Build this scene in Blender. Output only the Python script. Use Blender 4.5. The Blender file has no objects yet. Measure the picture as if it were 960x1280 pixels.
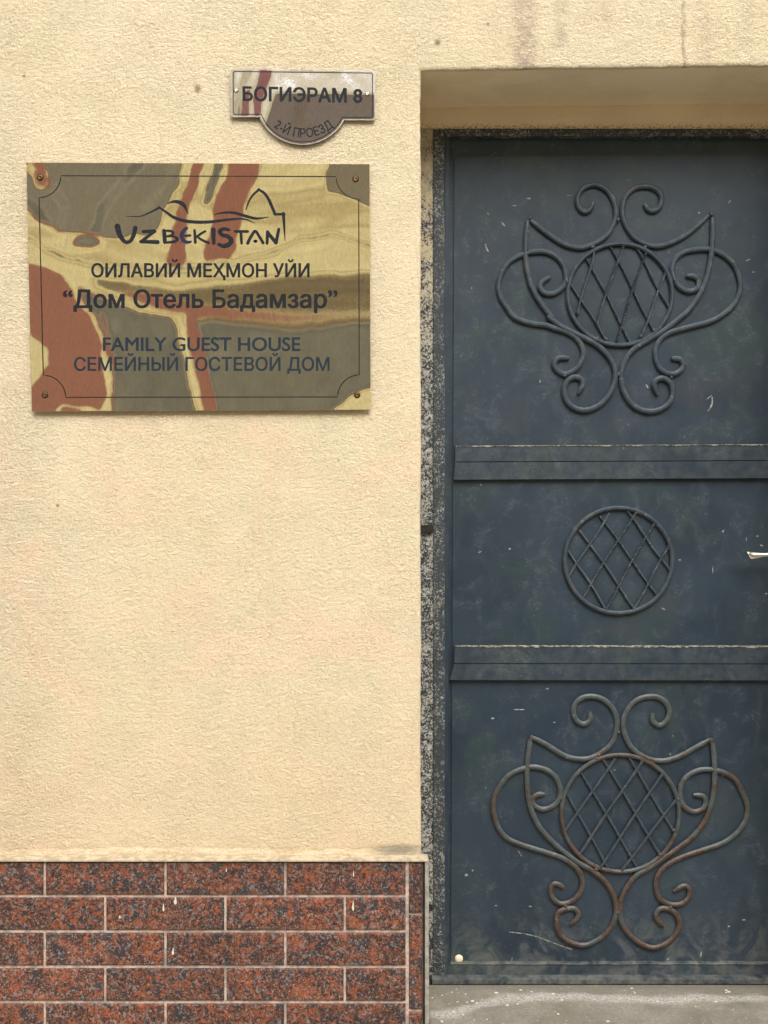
import bpy, bmesh, math, random
import numpy as np
from mathutils import Vector, Matrix
random.seed(7); rng = np.random.default_rng(7)
S = bpy.context.scene; COL = S.collection

# ------------------------------------------------------------ camera, sky, sun
K, D, ZC = 0.00185, 2.30, 1.18          # metres per photo pixel on the wall plane, distance, eye height
def X(px, y=0.0): return (px - 480) * K * (D + y) / D
def Z(py, y=0.0): return ZC + (640 - py) * K * (D + y) / D
cam_d = bpy.data.cameras.new('camera'); cam = bpy.data.objects.new('camera', cam_d); COL.objects.link(cam)
cam.location = (0, -D, ZC); cam.rotation_euler = (math.radians(90), 0, 0)
cam_d.sensor_fit = 'VERTICAL'; cam_d.sensor_height = 36; cam_d.lens = 36 * D / (1280 * K); cam_d.clip_end = 500; cam_d.clip_start = .05
S.camera = cam
S.view_settings.view_transform = 'Standard'; S.view_settings.look = 'None'; S.view_settings.gamma = 1
S.view_settings.exposure = 1.27
w = bpy.data.worlds.new('World'); S.world = w; w.use_nodes = True
SUN_EL, SUN_AZ = math.radians(50), math.radians(168)     # azimuth from +Y (north), clockwise: from behind the camera
wn = w.node_tree; bg = wn.nodes['Background']
sky = wn.nodes.new('ShaderNodeTexSky'); sky.sky_type = 'NISHITA'; sky.sun_disc = False
sky.sun_elevation = SUN_EL; sky.sun_rotation = SUN_AZ; sky.dust_density = 4; sky.air_density = 1.0
hs = wn.nodes.new('ShaderNodeHueSaturation'); hs.inputs['Saturation'].default_value = 0.22   # overcast: an almost grey sky
wn.links.new(sky.outputs[0], hs.inputs['Color']); wn.links.new(hs.outputs[0], bg.inputs[0]); bg.inputs[1].default_value = 0.15
sd = bpy.data.lights.new('sun', 'SUN'); sd.energy = 0.50; sd.angle = math.radians(40); sd.color = (1, .985, .955)
so = bpy.data.objects.new('sun', sd); COL.objects.link(so)
dirv = Vector((math.sin(SUN_AZ) * math.cos(SUN_EL), math.cos(SUN_AZ) * math.cos(SUN_EL), math.sin(SUN_EL)))
so.rotation_euler = dirv.to_track_quat('Z', 'Y').to_euler(); so.location = (0, -4, 8)

# ------------------------------------------------------------ node helpers
class NT:
    def __init__(s, name):
        s.m = bpy.data.materials.new(name); s.m.use_nodes = True; s.t = s.m.node_tree; s.b = s.t.nodes['Principled BSDF']
        tc = s.t.nodes.new('ShaderNodeTexCoord'); s.obj = tc.outputs['Object']
        sx = s.t.nodes.new('ShaderNodeSeparateXYZ'); s.t.links.new(s.obj, sx.inputs[0]); s.x, s.y, s.z = sx.outputs
    def put(s, sock, v):
        if isinstance(v, bpy.types.NodeSocket): s.t.links.new(v, sock)
        elif v is not None:
            if isinstance(v, (tuple, list)) and len(v) == 3 and sock.type == 'RGBA': v = (*v, 1)
            sock.default_value = v
    def math(s, op, a, b=None, c=None, clamp=False):
        n = s.t.nodes.new('ShaderNodeMath'); n.operation = op; n.use_clamp = clamp
        s.put(n.inputs[0], a); s.put(n.inputs[1], b)
        if c is not None: s.put(n.inputs[2], c)
        return n.outputs[0]
    def vec(s, scale=(1, 1, 1), loc=(0, 0, 0), v=None):
        n = s.t.nodes.new('ShaderNodeMapping'); s.put(n.inputs[0], v or s.obj)
        n.inputs['Location'].default_value = loc; n.inputs['Scale'].default_value = scale; return n.outputs[0]
    def rnd(s, amt=30):      # object coordinates shifted by a random amount per object
        oi = s.t.nodes.new('ShaderNodeObjectInfo'); a = s.t.nodes.new('ShaderNodeVectorMath'); a.operation = 'MULTIPLY_ADD'
        cb = s.t.nodes.new('ShaderNodeCombineXYZ')
        for i in range(3): s.put(cb.inputs[i], oi.outputs['Random'])
        s.put(a.inputs[0], cb.outputs[0]); a.inputs[1].default_value = (amt, amt * 1.7, amt * .6); s.put(a.inputs[2], s.obj); return a.outputs[0]
    def noise(s, scale, detail=3, rough=.55, v=None, dist=0, kind='FBM'):
        n = s.t.nodes.new('ShaderNodeTexNoise'); n.noise_type = kind if kind != 'RIDGED' else 'RIDGED_MULTIFRACTAL'
        s.put(n.inputs['Vector'], v or s.obj); n.inputs['Scale'].default_value = scale; n.inputs['Detail'].default_value = detail
        n.inputs['Roughness'].default_value = rough; n.inputs['Distortion'].default_value = dist; return n.outputs['Fac']
    def voro(s, scale, feature='F1', v=None, out='Distance', rand=1):
        n = s.t.nodes.new('ShaderNodeTexVoronoi'); n.feature = feature; s.put(n.inputs['Vector'], v or s.obj)
        n.inputs['Scale'].default_value = scale; n.inputs['Randomness'].default_value = rand; return n.outputs[out]
    def map(s, v, a, b, c=0, d=1, smooth=True):
        n = s.t.nodes.new('ShaderNodeMapRange'); n.interpolation_type = 'SMOOTHSTEP' if smooth else 'LINEAR'
        s.put(n.inputs[0], v)
        for i, q in enumerate((a, b, c, d)): n.inputs[i + 1].default_value = q
        return n.outputs[0]
    def mix(s, f, a, b, mode='MIX'):
        n = s.t.nodes.new('ShaderNodeMix'); n.data_type = 'RGBA'; n.blend_type = mode
        s.put(n.inputs[0], f); s.put(n.inputs[6], a); s.put(n.inputs[7], b); return n.outputs[2]
    def mul(s, *a):
        r = a[0]
        for q in a[1:]: r = s.math('MULTIPLY', r, q)
        return r
    def bump(s, h, strength=.5, dist=.002, prev=None):
        n = s.t.nodes.new('ShaderNodeBump'); n.inputs['Strength'].default_value = strength; n.inputs['Distance'].default_value = dist
        s.put(n.inputs['Height'], h)
        if prev is not None: s.put(n.inputs['Normal'], prev)
        return n.outputs[0]
    def blob(s, cx, cz, rx, rz):     # soft elliptical patch mask at (cx, cz)
        a = s.math('DIVIDE', s.math('SUBTRACT', s.x, cx), rx); b = s.math('DIVIDE', s.math('SUBTRACT', s.z, cz), rz)
        d = s.math('SQRT', s.math('ADD', s.math('MULTIPLY', a, a), s.math('MULTIPLY', b, b))); return s.map(d, 1.0, .15)
    def out(s, color=None, rough=None, normal=None, metal=None, spec=None):
        for k, v in (('Base Color', color), ('Roughness', rough), ('Normal', normal), ('Metallic', metal), ('Specular IOR Level', spec)):
            if v is not None: s.put(s.b.inputs[k], v)
        return s.m
def srgb(r, g, b): return tuple(((c / 255) / 12.92 if c <= 10 else ((c / 255 + .055) / 1.055) ** 2.4) for c in (r, g, b))

# ------------------------------------------------------------ materials
def stucco(name, fine=1.0, stains=True):
    m = NT(name)
    big = m.noise(1.6, 3, .6); mid = m.noise(6, 4, .6, dist=.6)
    c = m.mix(m.map(mid, .42, .62), srgb(211, 198, 168), srgb(216, 200, 170))
    sal = m.mul(m.map(m.noise(3.3, 5, .7, dist=.8, v=m.vec((1, 1, 1), (4, 0, 2))), .45, .62), m.map(m.z, Z(330), Z(560)))
    c = m.mix(m.math('MULTIPLY', sal, .45), c, srgb(226, 193, 166))
    c = m.mix(m.mul(m.map(m.z, Z(820), Z(1020)), .5), c, srgb(212, 189, 156))
    c = m.mix(m.mul(m.map(big, .4, .65), .22), c, srgb(208, 190, 150))
    if stains:
        for px, wd, p0, p1, st, cc in ((655, 22, 100, -40, .8, (150, 128, 118)), (700, 14, 60, -60, .5, (160, 140, 120)), (853, 4.5, 95, -60, .75, (130, 112, 100)),
                                   (880, 16, 110, 0, .5, (165, 145, 130)), (935, 12, 60, -80, .22, (160, 140, 125)), (760, 12, 30, -70, .25, (160, 140, 120))):
            wob = m.math('MULTIPLY', m.math('SUBTRACT', m.noise(7, 3, .6), .5), .05)
            dx = m.math('ABSOLUTE', m.math('ADD', m.math('SUBTRACT', m.x, X(px)), wob))
            f = m.mul(m.map(dx, wd * K, wd * K * .2), m.map(m.z, Z(p0), Z(p1) , .9, .45), m.map(m.noise(38, 4, .75), .36, .56), st)
            f = m.mul(f, m.map(m.z, Z(p0) - .01, Z(p0) + .005))
            c = m.mix(f, c, srgb(*cc))
        for px, py, r in ((247, 111, 7), (547, 53, 6), (72, 632, 3), (30, 95, 3), (610, 30, 3)):
            c = m.mix(m.math('MULTIPLY', m.blob(X(px), Z(py), r * K, r * K * 1.1), .8), c, srgb(120, 92, 70))
        # dirty foot of the render above the cap strip
        f = m.mul(m.map(m.z, Z(1050), Z(1068)), m.map(m.noise(11, 4, .7, v=m.vec((1, 1, 6))), .45, .62), .5)
        c = m.mix(f, c, srgb(172, 152, 112))
        f = m.mul(m.blob(X(500), Z(1062), 50 * K, 10 * K), .9); c = m.mix(f, c, srgb(128, 124, 110))
    v = m.vec((1, 1, 1.25))
    n1 = m.noise(185 * fine, 3, .62, v=v, dist=1.0); n2 = m.noise(80 * fine, 2, .5, v=v, dist=.5)
    rid = m.math('ABSOLUTE', m.math('SUBTRACT', m.noise(70 * fine, 2, .5, v=v, dist=1.4), .5))
    groove = m.map(rid, .0, .06, 0, 1)
    cover = m.map(m.noise(9, 3, .6), .35, .6, .45, 1)
    strong = m.math('MAXIMUM', m.map(m.x, X(110), X(10)), m.mul(m.map(m.z, Z(260), Z(80)), .6)); strong = m.math('ADD', 1.0, m.mul(strong, .55))
    h = m.math('ADD', m.mul(n1, 1.1), m.mul(n2, 1.0)); h = m.mul(m.math('ADD', h, m.mul(groove, .30, cover)), strong)
    c = m.mix(m.mul(m.map(n1, .47, .3), .42), c, srgb(160, 140, 102))
    pit = m.map(m.noise(210 * fine, 2, .6, v=v, dist=.6), .36, .29); c = m.mix(m.mul(pit, .5, cover), c, srgb(140, 120, 88))
    c = m.mix(m.mul(m.map(groove, .5, 0), .24, cover), c, srgb(160, 136, 96))
    return m.out(c, .92, m.bump(h, .85, .0031, m.bump(m.noise(320, 2, .6), .35, .0008)), spec=.2)
M = {}
M['stucco'] = stucco('cream_stucco')
def reveal_m():
    m = NT('reveal_plaster')
    c = m.mix(m.map(m.noise(7, 4, .6), .35, .65), srgb(234, 217, 184), srgb(226, 207, 174))
    h = m.noise(75, 3, .6, v=m.vec((.6, 1, 1.3)), dist=.8)
    # dark paint slopped off the frame on to the plaster beside it
    edge = m.map(m.z, Z(150, .213), Z(164, .213)); f = m.mul(edge, m.map(m.noise(160, 3, .7), .5, .58), .8)
    c = m.mix(f, c, srgb(50, 52, 54)); return m.out(c, .9, m.bump(h, .6, .003), spec=.2)
M['reveal'] = reveal_m()
def plaster_back():
    m = NT('paint_spattered_plaster')
    n = m.noise(170, 4, .72, dist=.7); n2 = m.noise(28, 3, .6, dist=.4)
    lo = m.map(m.z, Z(230), Z(520))                     # 0 high up, 1 lower: more paint slop lower
    top = m.map(m.z, Z(250), Z(165))
    thr = m.math('ADD', m.math('ADD', m.math('ADD', m.math('MULTIPLY', lo, -.05), .035), m.math('MULTIPLY', top, .10)), m.math('MULTIPLY', m.math('SUBTRACT', n2, .5), -.55))
    d = m.math('SUBTRACT', n, m.math('ADD', thr, .475))
    base = m.mix(lo, m.mix(m.map(n2, .4, .6), srgb(180, 166, 134), srgb(160, 146, 126)), srgb(150, 148, 140))
    c = m.mix(m.map(d, -.012, .03), base, srgb(46, 49, 52))
    wsp = m.map(m.noise(105, 3, .7, v=m.vec((1, 1, 1), (9, 3, 1)), dist=1.0), .56, .60)
    c = m.mix(m.mul(wsp, .7), c, srgb(184, 184, 176))
    return m.out(c, .75, m.bump(m.noise(140, 3, .7), .7, .002), spec=.3)
M['slop'] = plaster_back()
def frame_m():
    m = NT('worn_frame_paint')
    n = m.noise(210, 4, .75, dist=.8); n2 = m.noise(18, 3, .6)
    t = m.math('ADD', n, m.math('MULTIPLY', m.math('SUBTRACT', n2, .5), .30))
    c = m.mix(m.map(t, .565, .62), srgb(47, 53, 58), srgb(150, 152, 146))
    c = m.mix(m.mul(m.map(m.noise(90, 3, .6), .6, .66), .7), c, srgb(120, 112, 98))
    return m.out(c, .6, m.bump(n, .5, .001), spec=.35)
M['frame'] = frame_m()
def door_m(name, dusty=0.0, flecks=True):
    m = NT(name)
    p1 = m.noise(2.6, 4, .6, dist=.6); p2 = m.noise(5.5, 4, .62, v=m.vec((1, 1, 1), (3, 0, 7)), dist=.5); p3 = m.noise(13, 5, .65, v=m.vec((1.4, 1, 1)), dist=.9)
    c = m.mix(m.map(p1, .36, .62), srgb(34, 46, 57), srgb(43, 55, 66))
    c = m.mix(m.mul(m.map(p2, .48, .68), .7), c, srgb(46, 60, 59))
    c = m.mix(m.mul(m.map(p3, .5, .68), .32), c, srgb(60, 70, 78))
    c = m.mix(m.mul(m.map(m.noise(4.3, 3, .6, v=m.vec((1, 1, 1), (8, 0, 1))), .56, .72), .4), c, srgb(60, 60, 64))
    # hand-height wipe marks, dusty foot
    wave = m.noise(6, 5, .75, v=m.vec((1, 1, 2.2), (1, 0, 5)), dist=2.2)
    arc = m.map(m.math('ABSOLUTE', m.math('SUBTRACT', wave, .5)), .012, .0)
    c = m.mix(m.mul(arc, m.map(p3, .45, .65), .3), c, srgb(118, 122, 120))
    foot = m.map(m.z, Z(1125, .22), Z(1205, .22))
    c = m.mix(m.mul(foot, m.map(m.noise(15, 5, .7, dist=1.2), .42, .66), .42), c, srgb(112, 112, 106))
    if dusty: c = m.mix(m.math('MULTIPLY', m.map(m.noise(40, 4, .7), .35, .65), dusty), c, srgb(140, 136, 124))
    if flecks:
        for sc, th, loc in ((44, .1, (0, 0, 0)), (75, .08, (5, 1, 2))):
            vv = m.vec((1, .05, .62), loc); wv = m.voro(sc, v=vv); g = m.map(m.noise(5, 2, .5, v=m.vec((1, 1, 1), loc)), .52, .68)
            c = m.mix(m.mul(m.map(wv, th, th * .6), g, m.map(m.noise(30, 1, .5, v=m.vec((1, 1, 1), loc)), .52, .6), .75), c, srgb(130, 134, 132))
        sp = m.map(m.noise(300, 2, .5), .69, .73); left = m.map(m.x, X(640, .22), X(566, .22), 0, 1)
        c = m.mix(m.mul(sp, left, m.map(p2, .4, .6), .7), c, srgb(140, 145, 142))
    r = m.map(p3, .3, .7, .38, .55)
    b = m.bump(m.noise(2.2, 2, .5), .35, .02); b = m.bump(m.noise(60, 3, .6), .18, .0012, b)
    return m.out(c, r, b, spec=.33)
M['door'] = door_m('dark_blue_grey_gloss_paint')
M['rail'] = door_m('rail_paint', .08)
M['sill'] = door_m('dusty_sill_paint', .38, False)
def iron(name, rust, base):
    m = NT(name)
    n = m.noise(15, 3, .55, dist=.3); c = m.mix(m.map(m.noise(60, 3, .6), .35, .7), srgb(*base), srgb(*[min(255, q + 14) for q in base]))
    if rust:
        g = m.map(m.z, Z(900, .21), Z(1190, .21), .0, .20)
        f = m.map(m.math('ADD', n, g), .56, .68); c = m.mix(m.math('MULTIPLY', f, rust), c, m.mix(m.map(m.noise(150, 3, .7), .4, .6), srgb(54, 40, 34), srgb(80, 62, 50)))
        f2 = m.map(m.math('ADD', m.noise(26, 3, .6, v=m.vec((1, 1, 1), (5, 5, 5))), m.math('MULTIPLY', g, .5)), .66, .72); c = m.mix(m.math('MULTIPLY', f2, .6), c, srgb(84, 58, 44))
    else: c = m.mix(m.mul(m.map(n, .58, .7), .35), c, srgb(92, 84, 76))
    c = m.mix(m.mul(m.map(m.noise(90, 3, .7, v=m.vec((1, 1, 1), (1, 7, 3))), .64, .7), .5), c, srgb(128, 130, 124))
    return m.out(c, .48, m.bump(m.noise(220, 3, .6), .5, .0008), spec=.45)
M['iron'] = iron('painted_iron', 0, (40, 51, 60)); M['iron_mid'] = iron('painted_iron_mid', .0, (44, 54, 62)); M['iron_rust'] = iron('rusty_iron', .85, (58, 64, 64))
def peel_m():
    m = NT('bare_edge_primer'); n = m.noise(70, 4, .7)
    return m.out(m.mix(m.map(n, .42, .58), srgb(62, 64, 62), srgb(150, 144, 128)), .8, m.bump(n, .5, .001))
M['peel'] = peel_m()
def tile_m():
    m = NT('granite_look_tile'); v = m.rnd()
    big = m.noise(22, 3, .6, v=v, dist=.6); fine = m.noise(150, 4, .75, v=v, dist=.7); f2 = m.noise(105, 3, .7, v=m.vec((1, 1, 1), (3, 3, 3), v), dist=1.0)
    c = m.mix(m.map(fine, .42, .6), srgb(46, 31, 28), srgb(108, 66, 50))
    c = m.mix(m.mul(m.map(m.math('ADD', m.math('MULTIPLY', big, .8), m.math('MULTIPLY', f2, .55)), .67, .735), .85), c, m.mix(m.map(f2, .45, .62), srgb(104, 58, 40), srgb(150, 82, 48)))
    c = m.mix(m.mul(m.map(m.noise(26, 3, .65, v=m.vec((1, 1, 1), (7, 1, 4), v)), .53, .59), m.map(fine, .38, .5), .9), c, srgb(46, 48, 54))
    c = m.mix(m.mul(m.map(m.noise(170, 3, .65, v=m.vec((1, 1, 1), (1, 9, 5), v), dist=.8), .56, .61), .8), c, srgb(140, 132, 128))
    c = m.mix(m.mul(m.map(m.noise(190, 2, .6, v=m.vec((1, 1, 1), (4, 2, 5), v)), .55, .61), .85), c, srgb(30, 26, 28))
    ck = m.map(m.noise(62, 2, .5, v=m.vec((1, 1, 1), (6, 6, 2), v), dist=.5), .58, .63); c = m.mix(m.mul(ck, m.map(fine, .36, .48), .6), c, srgb(152, 78, 44))
    lg_ = m.map(m.noise(95, 2, .5, v=m.vec((1, 1, 1), (2, 8, 7), v), dist=.8), .62, .66); c = m.mix(m.mul(lg_, .55), c, srgb(132, 126, 124))
    oi = m.t.nodes.new('ShaderNodeObjectInfo'); br = m.map(oi.outputs['Random'], 0, 1, .88, 1.1, False)
    mm = m.t.nodes.new('ShaderNodeVectorMath'); mm.operation = 'SCALE'; m.put(mm.inputs[0], c); m.put(mm.inputs['Scale'], br)
    h = m.math('ADD', m.noise(70, 4, .65, v=v, dist=.5), m.math('MULTIPLY', fine, .8))
    return m.out(mm.outputs[0], .5, m.bump(h, .85, .003), spec=.4)
M['tile'] = tile_m()
def mortar_m():
    m = NT('pale_mortar'); n = m.noise(60, 4, .7)
    c = m.mix(m.map(n, .4, .6), srgb(150, 134, 124), srgb(194, 174, 160)); c = m.mix(m.mul(m.map(m.noise(25, 3, .6), .56, .66), .6), c, srgb(130, 126, 120))
    return m.out(c, .9, m.bump(m.noise(180, 3, .6), .5, .001))
M['mortar'] = mortar_m()
def simple(name, a, b, scale=20, rough=.6, metal=0, bs=.3, bd=.001, spec=.4):
    m = NT(name); n = m.noise(scale, 4, .65); return m.out(m.mix(m.map(n, .38, .62), srgb(*a), srgb(*b)), rough, m.bump(m.noise(scale * 4, 3, .6), bs, bd), metal, spec)
M['trim'] = simple('pale_cap_trim', (158, 144, 120), (190, 174, 148), 55, .8)
M['trim2'] = simple('grey_corner_trim', (128, 124, 114), (158, 152, 140), 60, .6)
M['gap'] = simple('dark_joint', (30, 28, 26), (44, 40, 36), 60, .9)
def concrete_m():
    m = NT('worn_concrete'); n = m.noise(9, 5, .65); f = m.noise(120, 4, .7)
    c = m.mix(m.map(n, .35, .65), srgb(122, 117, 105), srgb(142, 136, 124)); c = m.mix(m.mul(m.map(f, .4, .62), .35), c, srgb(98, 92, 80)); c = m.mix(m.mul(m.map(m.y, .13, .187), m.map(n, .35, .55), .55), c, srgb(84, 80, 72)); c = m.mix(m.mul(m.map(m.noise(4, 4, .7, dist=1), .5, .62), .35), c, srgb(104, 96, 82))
    # washed-out pale tide line along the sill and grit
    wob = m.math('MULTIPLY', m.math('SUBTRACT', m.noise(5, 3, .6), .5), .11)
    yy = m.math('ADD', m.y, wob); left = m.map(m.x, X(640, .1), X(545, .1), 0, .085); yy = m.math('ADD', yy, left)
    band = m.mul(m.map(m.math('ABSOLUTE', m.math('SUBTRACT', yy, .112)), .030, .004), m.map(m.noise(170, 4, .75, dist=.6), .38, .56), .85)
    c = m.mix(m.math('MULTIPLY', band, .75), c, srgb(196, 193, 186))
    g = m.map(m.noise(75, 2, .5), .66, .7); c = m.mix(m.mul(g, .5), c, srgb(176, 168, 150))
    return m.out(c, .9, m.bump(m.math('ADD', f, m.math('MULTIPLY', g, .6)), .6, .003), spec=.25)
M['concrete'] = concrete_m()
def road_m():
    m = NT('patched_road'); c = m.mix(m.map(m.noise(1.1, 4, .65, dist=.7), .35, .65), srgb(96, 98, 96), srgb(166, 158, 146)); c = m.mix(m.mul(m.map(m.noise(3.1, 5, .75), .45, .62), .7), c, srgb(128, 112, 92)); c = m.mix(m.mul(m.map(m.noise(11, 5, .75), .5, .7), .5), c, srgb(160, 152, 138))
    seam = m.map(m.y, -4.32, -4.26); c = m.mix(m.math('MULTIPLY', seam, .66), c, srgb(50, 56, 52))
    return m.out(c, .9, m.bump(m.noise(40, 3, .6), .4, .004))
M['asphalt'] = road_m()
M['paving'] = simple('pale_paving', (168, 162, 148), (186, 180, 166), 4, .9)
M['earth'] = simple('packed_earth', (128, 116, 98), (146, 134, 112), 5, .95)
M['facade'] = simple('cream_facade', (250, 236, 184), (253, 242, 198), 3, .9)
M['facade_band'] = simple('ochre_band', (176, 146, 98), (192, 162, 112), 5, .9)
M['facade_base'] = simple('brown_base', (128, 116, 92), (166, 142, 112), 1.3, .9)
M['red'] = simple('red_gate_paint', (172, 112, 100), (190, 130, 116), 2, .8)
M['glass'] = simple('dark_glass', (40, 46, 50), (48, 54, 58), 4, .1)
M['ink'] = simple('black_engraving_ink', (22, 25, 30), (32, 35, 40), 300, .6, spec=.15)
M['ink_blue'] = simple('faded_navy_ink', (28, 38, 47), (38, 49, 58), 300, .6, spec=.15)
M['line'] = simple('thin_engraved_line', (30, 24, 18), (44, 36, 28), 200, .6, spec=.2)
M['nickel'] = simple('satin_nickel', (226, 224, 214), (238, 234, 226), 30, .25, 1, .1)
M['bolt'] = simple('cream_bolt_paint', (214, 196, 168), (230, 214, 190), 200, .6)
M['brass_screw'] = simple('tarnished_screw', (86, 66, 42), (116, 90, 56), 400, .45, 1)
M['steel_screw'] = simple('dull_steel_screw', (170, 166, 160), (196, 192, 188), 400, .35, 1)
M['chip'] = simple('chipped_white_primer', (92, 96, 94), (158, 160, 152), 200, .8)
M['dust'] = simple('plaster_dab', (190, 184, 170), (214, 208, 196), 200, .9)
def sheet_metal(name, tint, rough, grain=1.0, mottled=True):
    """polished sheet whose vertex attribute holds normals aimed, from the camera, at chosen street colours"""
    m = NT(name); at = m.t.nodes.new('ShaderNodeAttribute'); at.attribute_name = 'aim_normal'
    a = m.noise(900, 1, .5, v=m.vec((1, 1, .05))); b = m.noise(420, 2, .6); cb = m.t.nodes.new('ShaderNodeCombineXYZ')
    m.put(cb.inputs[0], m.math('MULTIPLY', m.math('SUBTRACT', a, .5), .05 * grain))
    m.put(cb.inputs[2], m.math('MULTIPLY', m.math('SUBTRACT', b, .5), .05 * grain))
    ad = m.t.nodes.new('ShaderNodeVectorMath'); m.put(ad.inputs[0], at.outputs['Vector']); m.put(ad.inputs[1], cb.outputs[0])
    nn = m.t.nodes.new('ShaderNodeVectorMath'); nn.operation = 'NORMALIZE'; m.put(nn.inputs[0], ad.outputs[0])
    dk = m.math('ADD', m.map(m.noise(300, 3, .7, v=m.vec((1, 1, .3))), .35, .65, .0, .9), m.map(m.noise(420, 2, .6), .56, .66, 0, .6))
    c = m.mix(dk, tint, tuple(q * .86 for q in tint))
    if mottled: c = m.mix(m.mul(m.map(m.noise(30, 4, .7, dist=.5), .45, .7), .25), c, tuple(q * .8 for q in tint))
    return m.out(c, m.map(b, .3, .7, rough * .8, rough * 1.3), nn.outputs[0], 1.0)
M['brass'] = sheet_metal('brushed_brass_sheet', (1.0, .92, .68), .13)
M['steel'] = sheet_metal('polished_steel_sheet', (.91, .90, .99), .12, .8, False)
M['brass_edge'] = simple('cut_brass_edge', (196, 176, 130), (210, 190, 146), 100, .35, 1)
M['steel_edge'] = simple('bevelled_steel_rim', (140, 132, 126), (164, 154, 146), 100, .3, 1)

# ------------------------------------------------------------ object helpers
def empty(name, label, cat, loc=(0, 0, 0), group=None):
    o = bpy.data.objects.new(name, None); COL.objects.link(o); o.location = loc; o.empty_display_size = .1
    o['label'] = label; o['category'] = cat
    if group: o['group'] = group
    return o
def obj(name, verts, faces, mat, parent=None, smooth=False, bm=None, kind=None, label=None):
    me = bpy.data.meshes.new(name)
    if bm is not None: bm.to_mesh(me); bm.free()
    else: me.from_pydata(verts, [], faces)
    me.materials.append(mat)
    if smooth: me.polygons.foreach_set('use_smooth', [True] * len(me.polygons))
    o = bpy.data.objects.new(name, me); COL.objects.link(o)
    if parent is not None:
        o.parent = parent; base = parent; off = Vector((0, 0, 0))
        while base: off += base.location; base = base.parent
        me.transform(Matrix.Translation(-off)) if off.length else None
    if kind: o['kind'] = kind
    if label: o['label'] = label
    return o
def box_bm(x0, x1, y0, y1, z0, z1, bev=0, seg=2, bm=None):
    own = bm is None; bm = bm or bmesh.new()
    r = bmesh.ops.create_cube(bm, size=1)
    for v in r['verts']: v.co = Vector(((x0 + x1) / 2 + v.co.x * (x1 - x0), (y0 + y1) / 2 + v.co.y * (y1 - y0), (z0 + z1) / 2 + v.co.z * (z1 - z0)))
    if bev and own: bmesh.ops.bevel(bm, geom=bm.edges[:], offset=bev, segments=seg, affect='EDGES', profile=.6)
    return bm
def box(name, x0, x1, y0, y1, z0, z1, mat, parent=None, bev=.001, **k):
    return obj(name, None, None, mat, parent, bm=box_bm(min(x0, x1), max(x0, x1), y0, y1, min(z0, z1), max(z0, z1), bev), **k)
def prism_bm(pts, y0, y1, bm=None):
    """pts: outline (x, z); front at y0 (towards the camera), back at y1"""
    bm = bm or bmesh.new(); ar = sum(pts[i][0] * pts[(i + 1) % len(pts)][1] - pts[(i + 1) % len(pts)][0] * pts[i][1] for i in range(len(pts)))
    if ar < 0: pts = pts[::-1]
    f = [bm.verts.new((x, y0, z)) for x, z in pts]; b = [bm.verts.new((x, y1, z)) for x, z in pts]
    ff = bm.faces.new(f); bmesh.ops.triangulate(bm, faces=[ff])
    for i in range(len(pts)): j = (i + 1) % len(pts); bm.faces.new((f[j], f[i], b[i], b[j]))
    bb = bm.faces.new(b[::-1]); bmesh.ops.triangulate(bm, faces=[bb]); return bm
def catmull(P, n=8, closed=False):
    P = [np.array(p, float) for p in P]; out = []; N = len(P)
    for i in range(N if closed else N - 1):
        p1, p2 = P[i], P[(i + 1) % N]
        p0 = P[i - 1] if (i or closed) else 2 * p1 - p2; p3 = P[(i + 2) % N] if (closed or i + 2 < N) else 2 * p2 - p1
        for k in range(n):
            t = k / n; out.append(.5 * ((2 * p1) + (p2 - p0) * t + (2 * p0 - 5 * p1 + 4 * p2 - p3) * t * t + (3 * p1 - p0 - 3 * p2 + p3) * t ** 3))
    if not closed: out.append(P[-1])
    return out
def sweep(path, y, wd, th, closed=False, twist=0, sharp=.35, wobble=0, taper=0):
    """bar of section wd x th swept along path [(x, z)] in the plane y; twist in radians per metre"""
    bm = bmesh.new(); P = [np.array(p, float) for p in path]; N = len(P); rings = []; L = 0; ph = random.random() * 6
    c = sharp; sec = [(1, c), (c, 1), (-c, 1), (-1, c), (-1, -c), (-c, -1), (c, -1), (1, -c)]
    for i in range(N):
        a = P[i - 1] if (i or closed) else P[0]; b = P[(i + 1) % N] if (closed or i < N - 1) else P[-1]
        t = b - a; t /= (np.linalg.norm(t) + 1e-9); nrm = np.array((-t[1], t[0]))
        if i: L += np.linalg.norm(P[i] - P[i - 1])
        f = 1.0
        if taper and not closed:
            e = min(i, N - 1 - i) / max(1, taper); f = min(1, .62 + .38 * e)
        f *= 1 + wobble * math.sin(L * 90 + ph)
        ring = []
        for u, v in sec:
            ang = twist * L; uu = u * math.cos(ang) - v * math.sin(ang); vv = u * math.sin(ang) + v * math.cos(ang)
            q = P[i] + nrm * uu * wd / 2 * f; ring.append(bm.verts.new((q[0], y - vv * th / 2 * f, q[1])))
        rings.append(ring)
    M8 = 8
    for i in range(N if closed else N - 1):
        r0, r1 = rings[i], rings[(i + 1) % N]
        for j in range(M8): bm.faces.new((r0[j], r0[(j + 1) % M8], r1[(j + 1) % M8], r1[j]))
    if not closed: bm.faces.new(rings[0][::-1]); bm.faces.new(rings[-1])
    bmesh.ops.recalc_face_normals(bm, faces=bm.faces[:]); return bm
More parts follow.
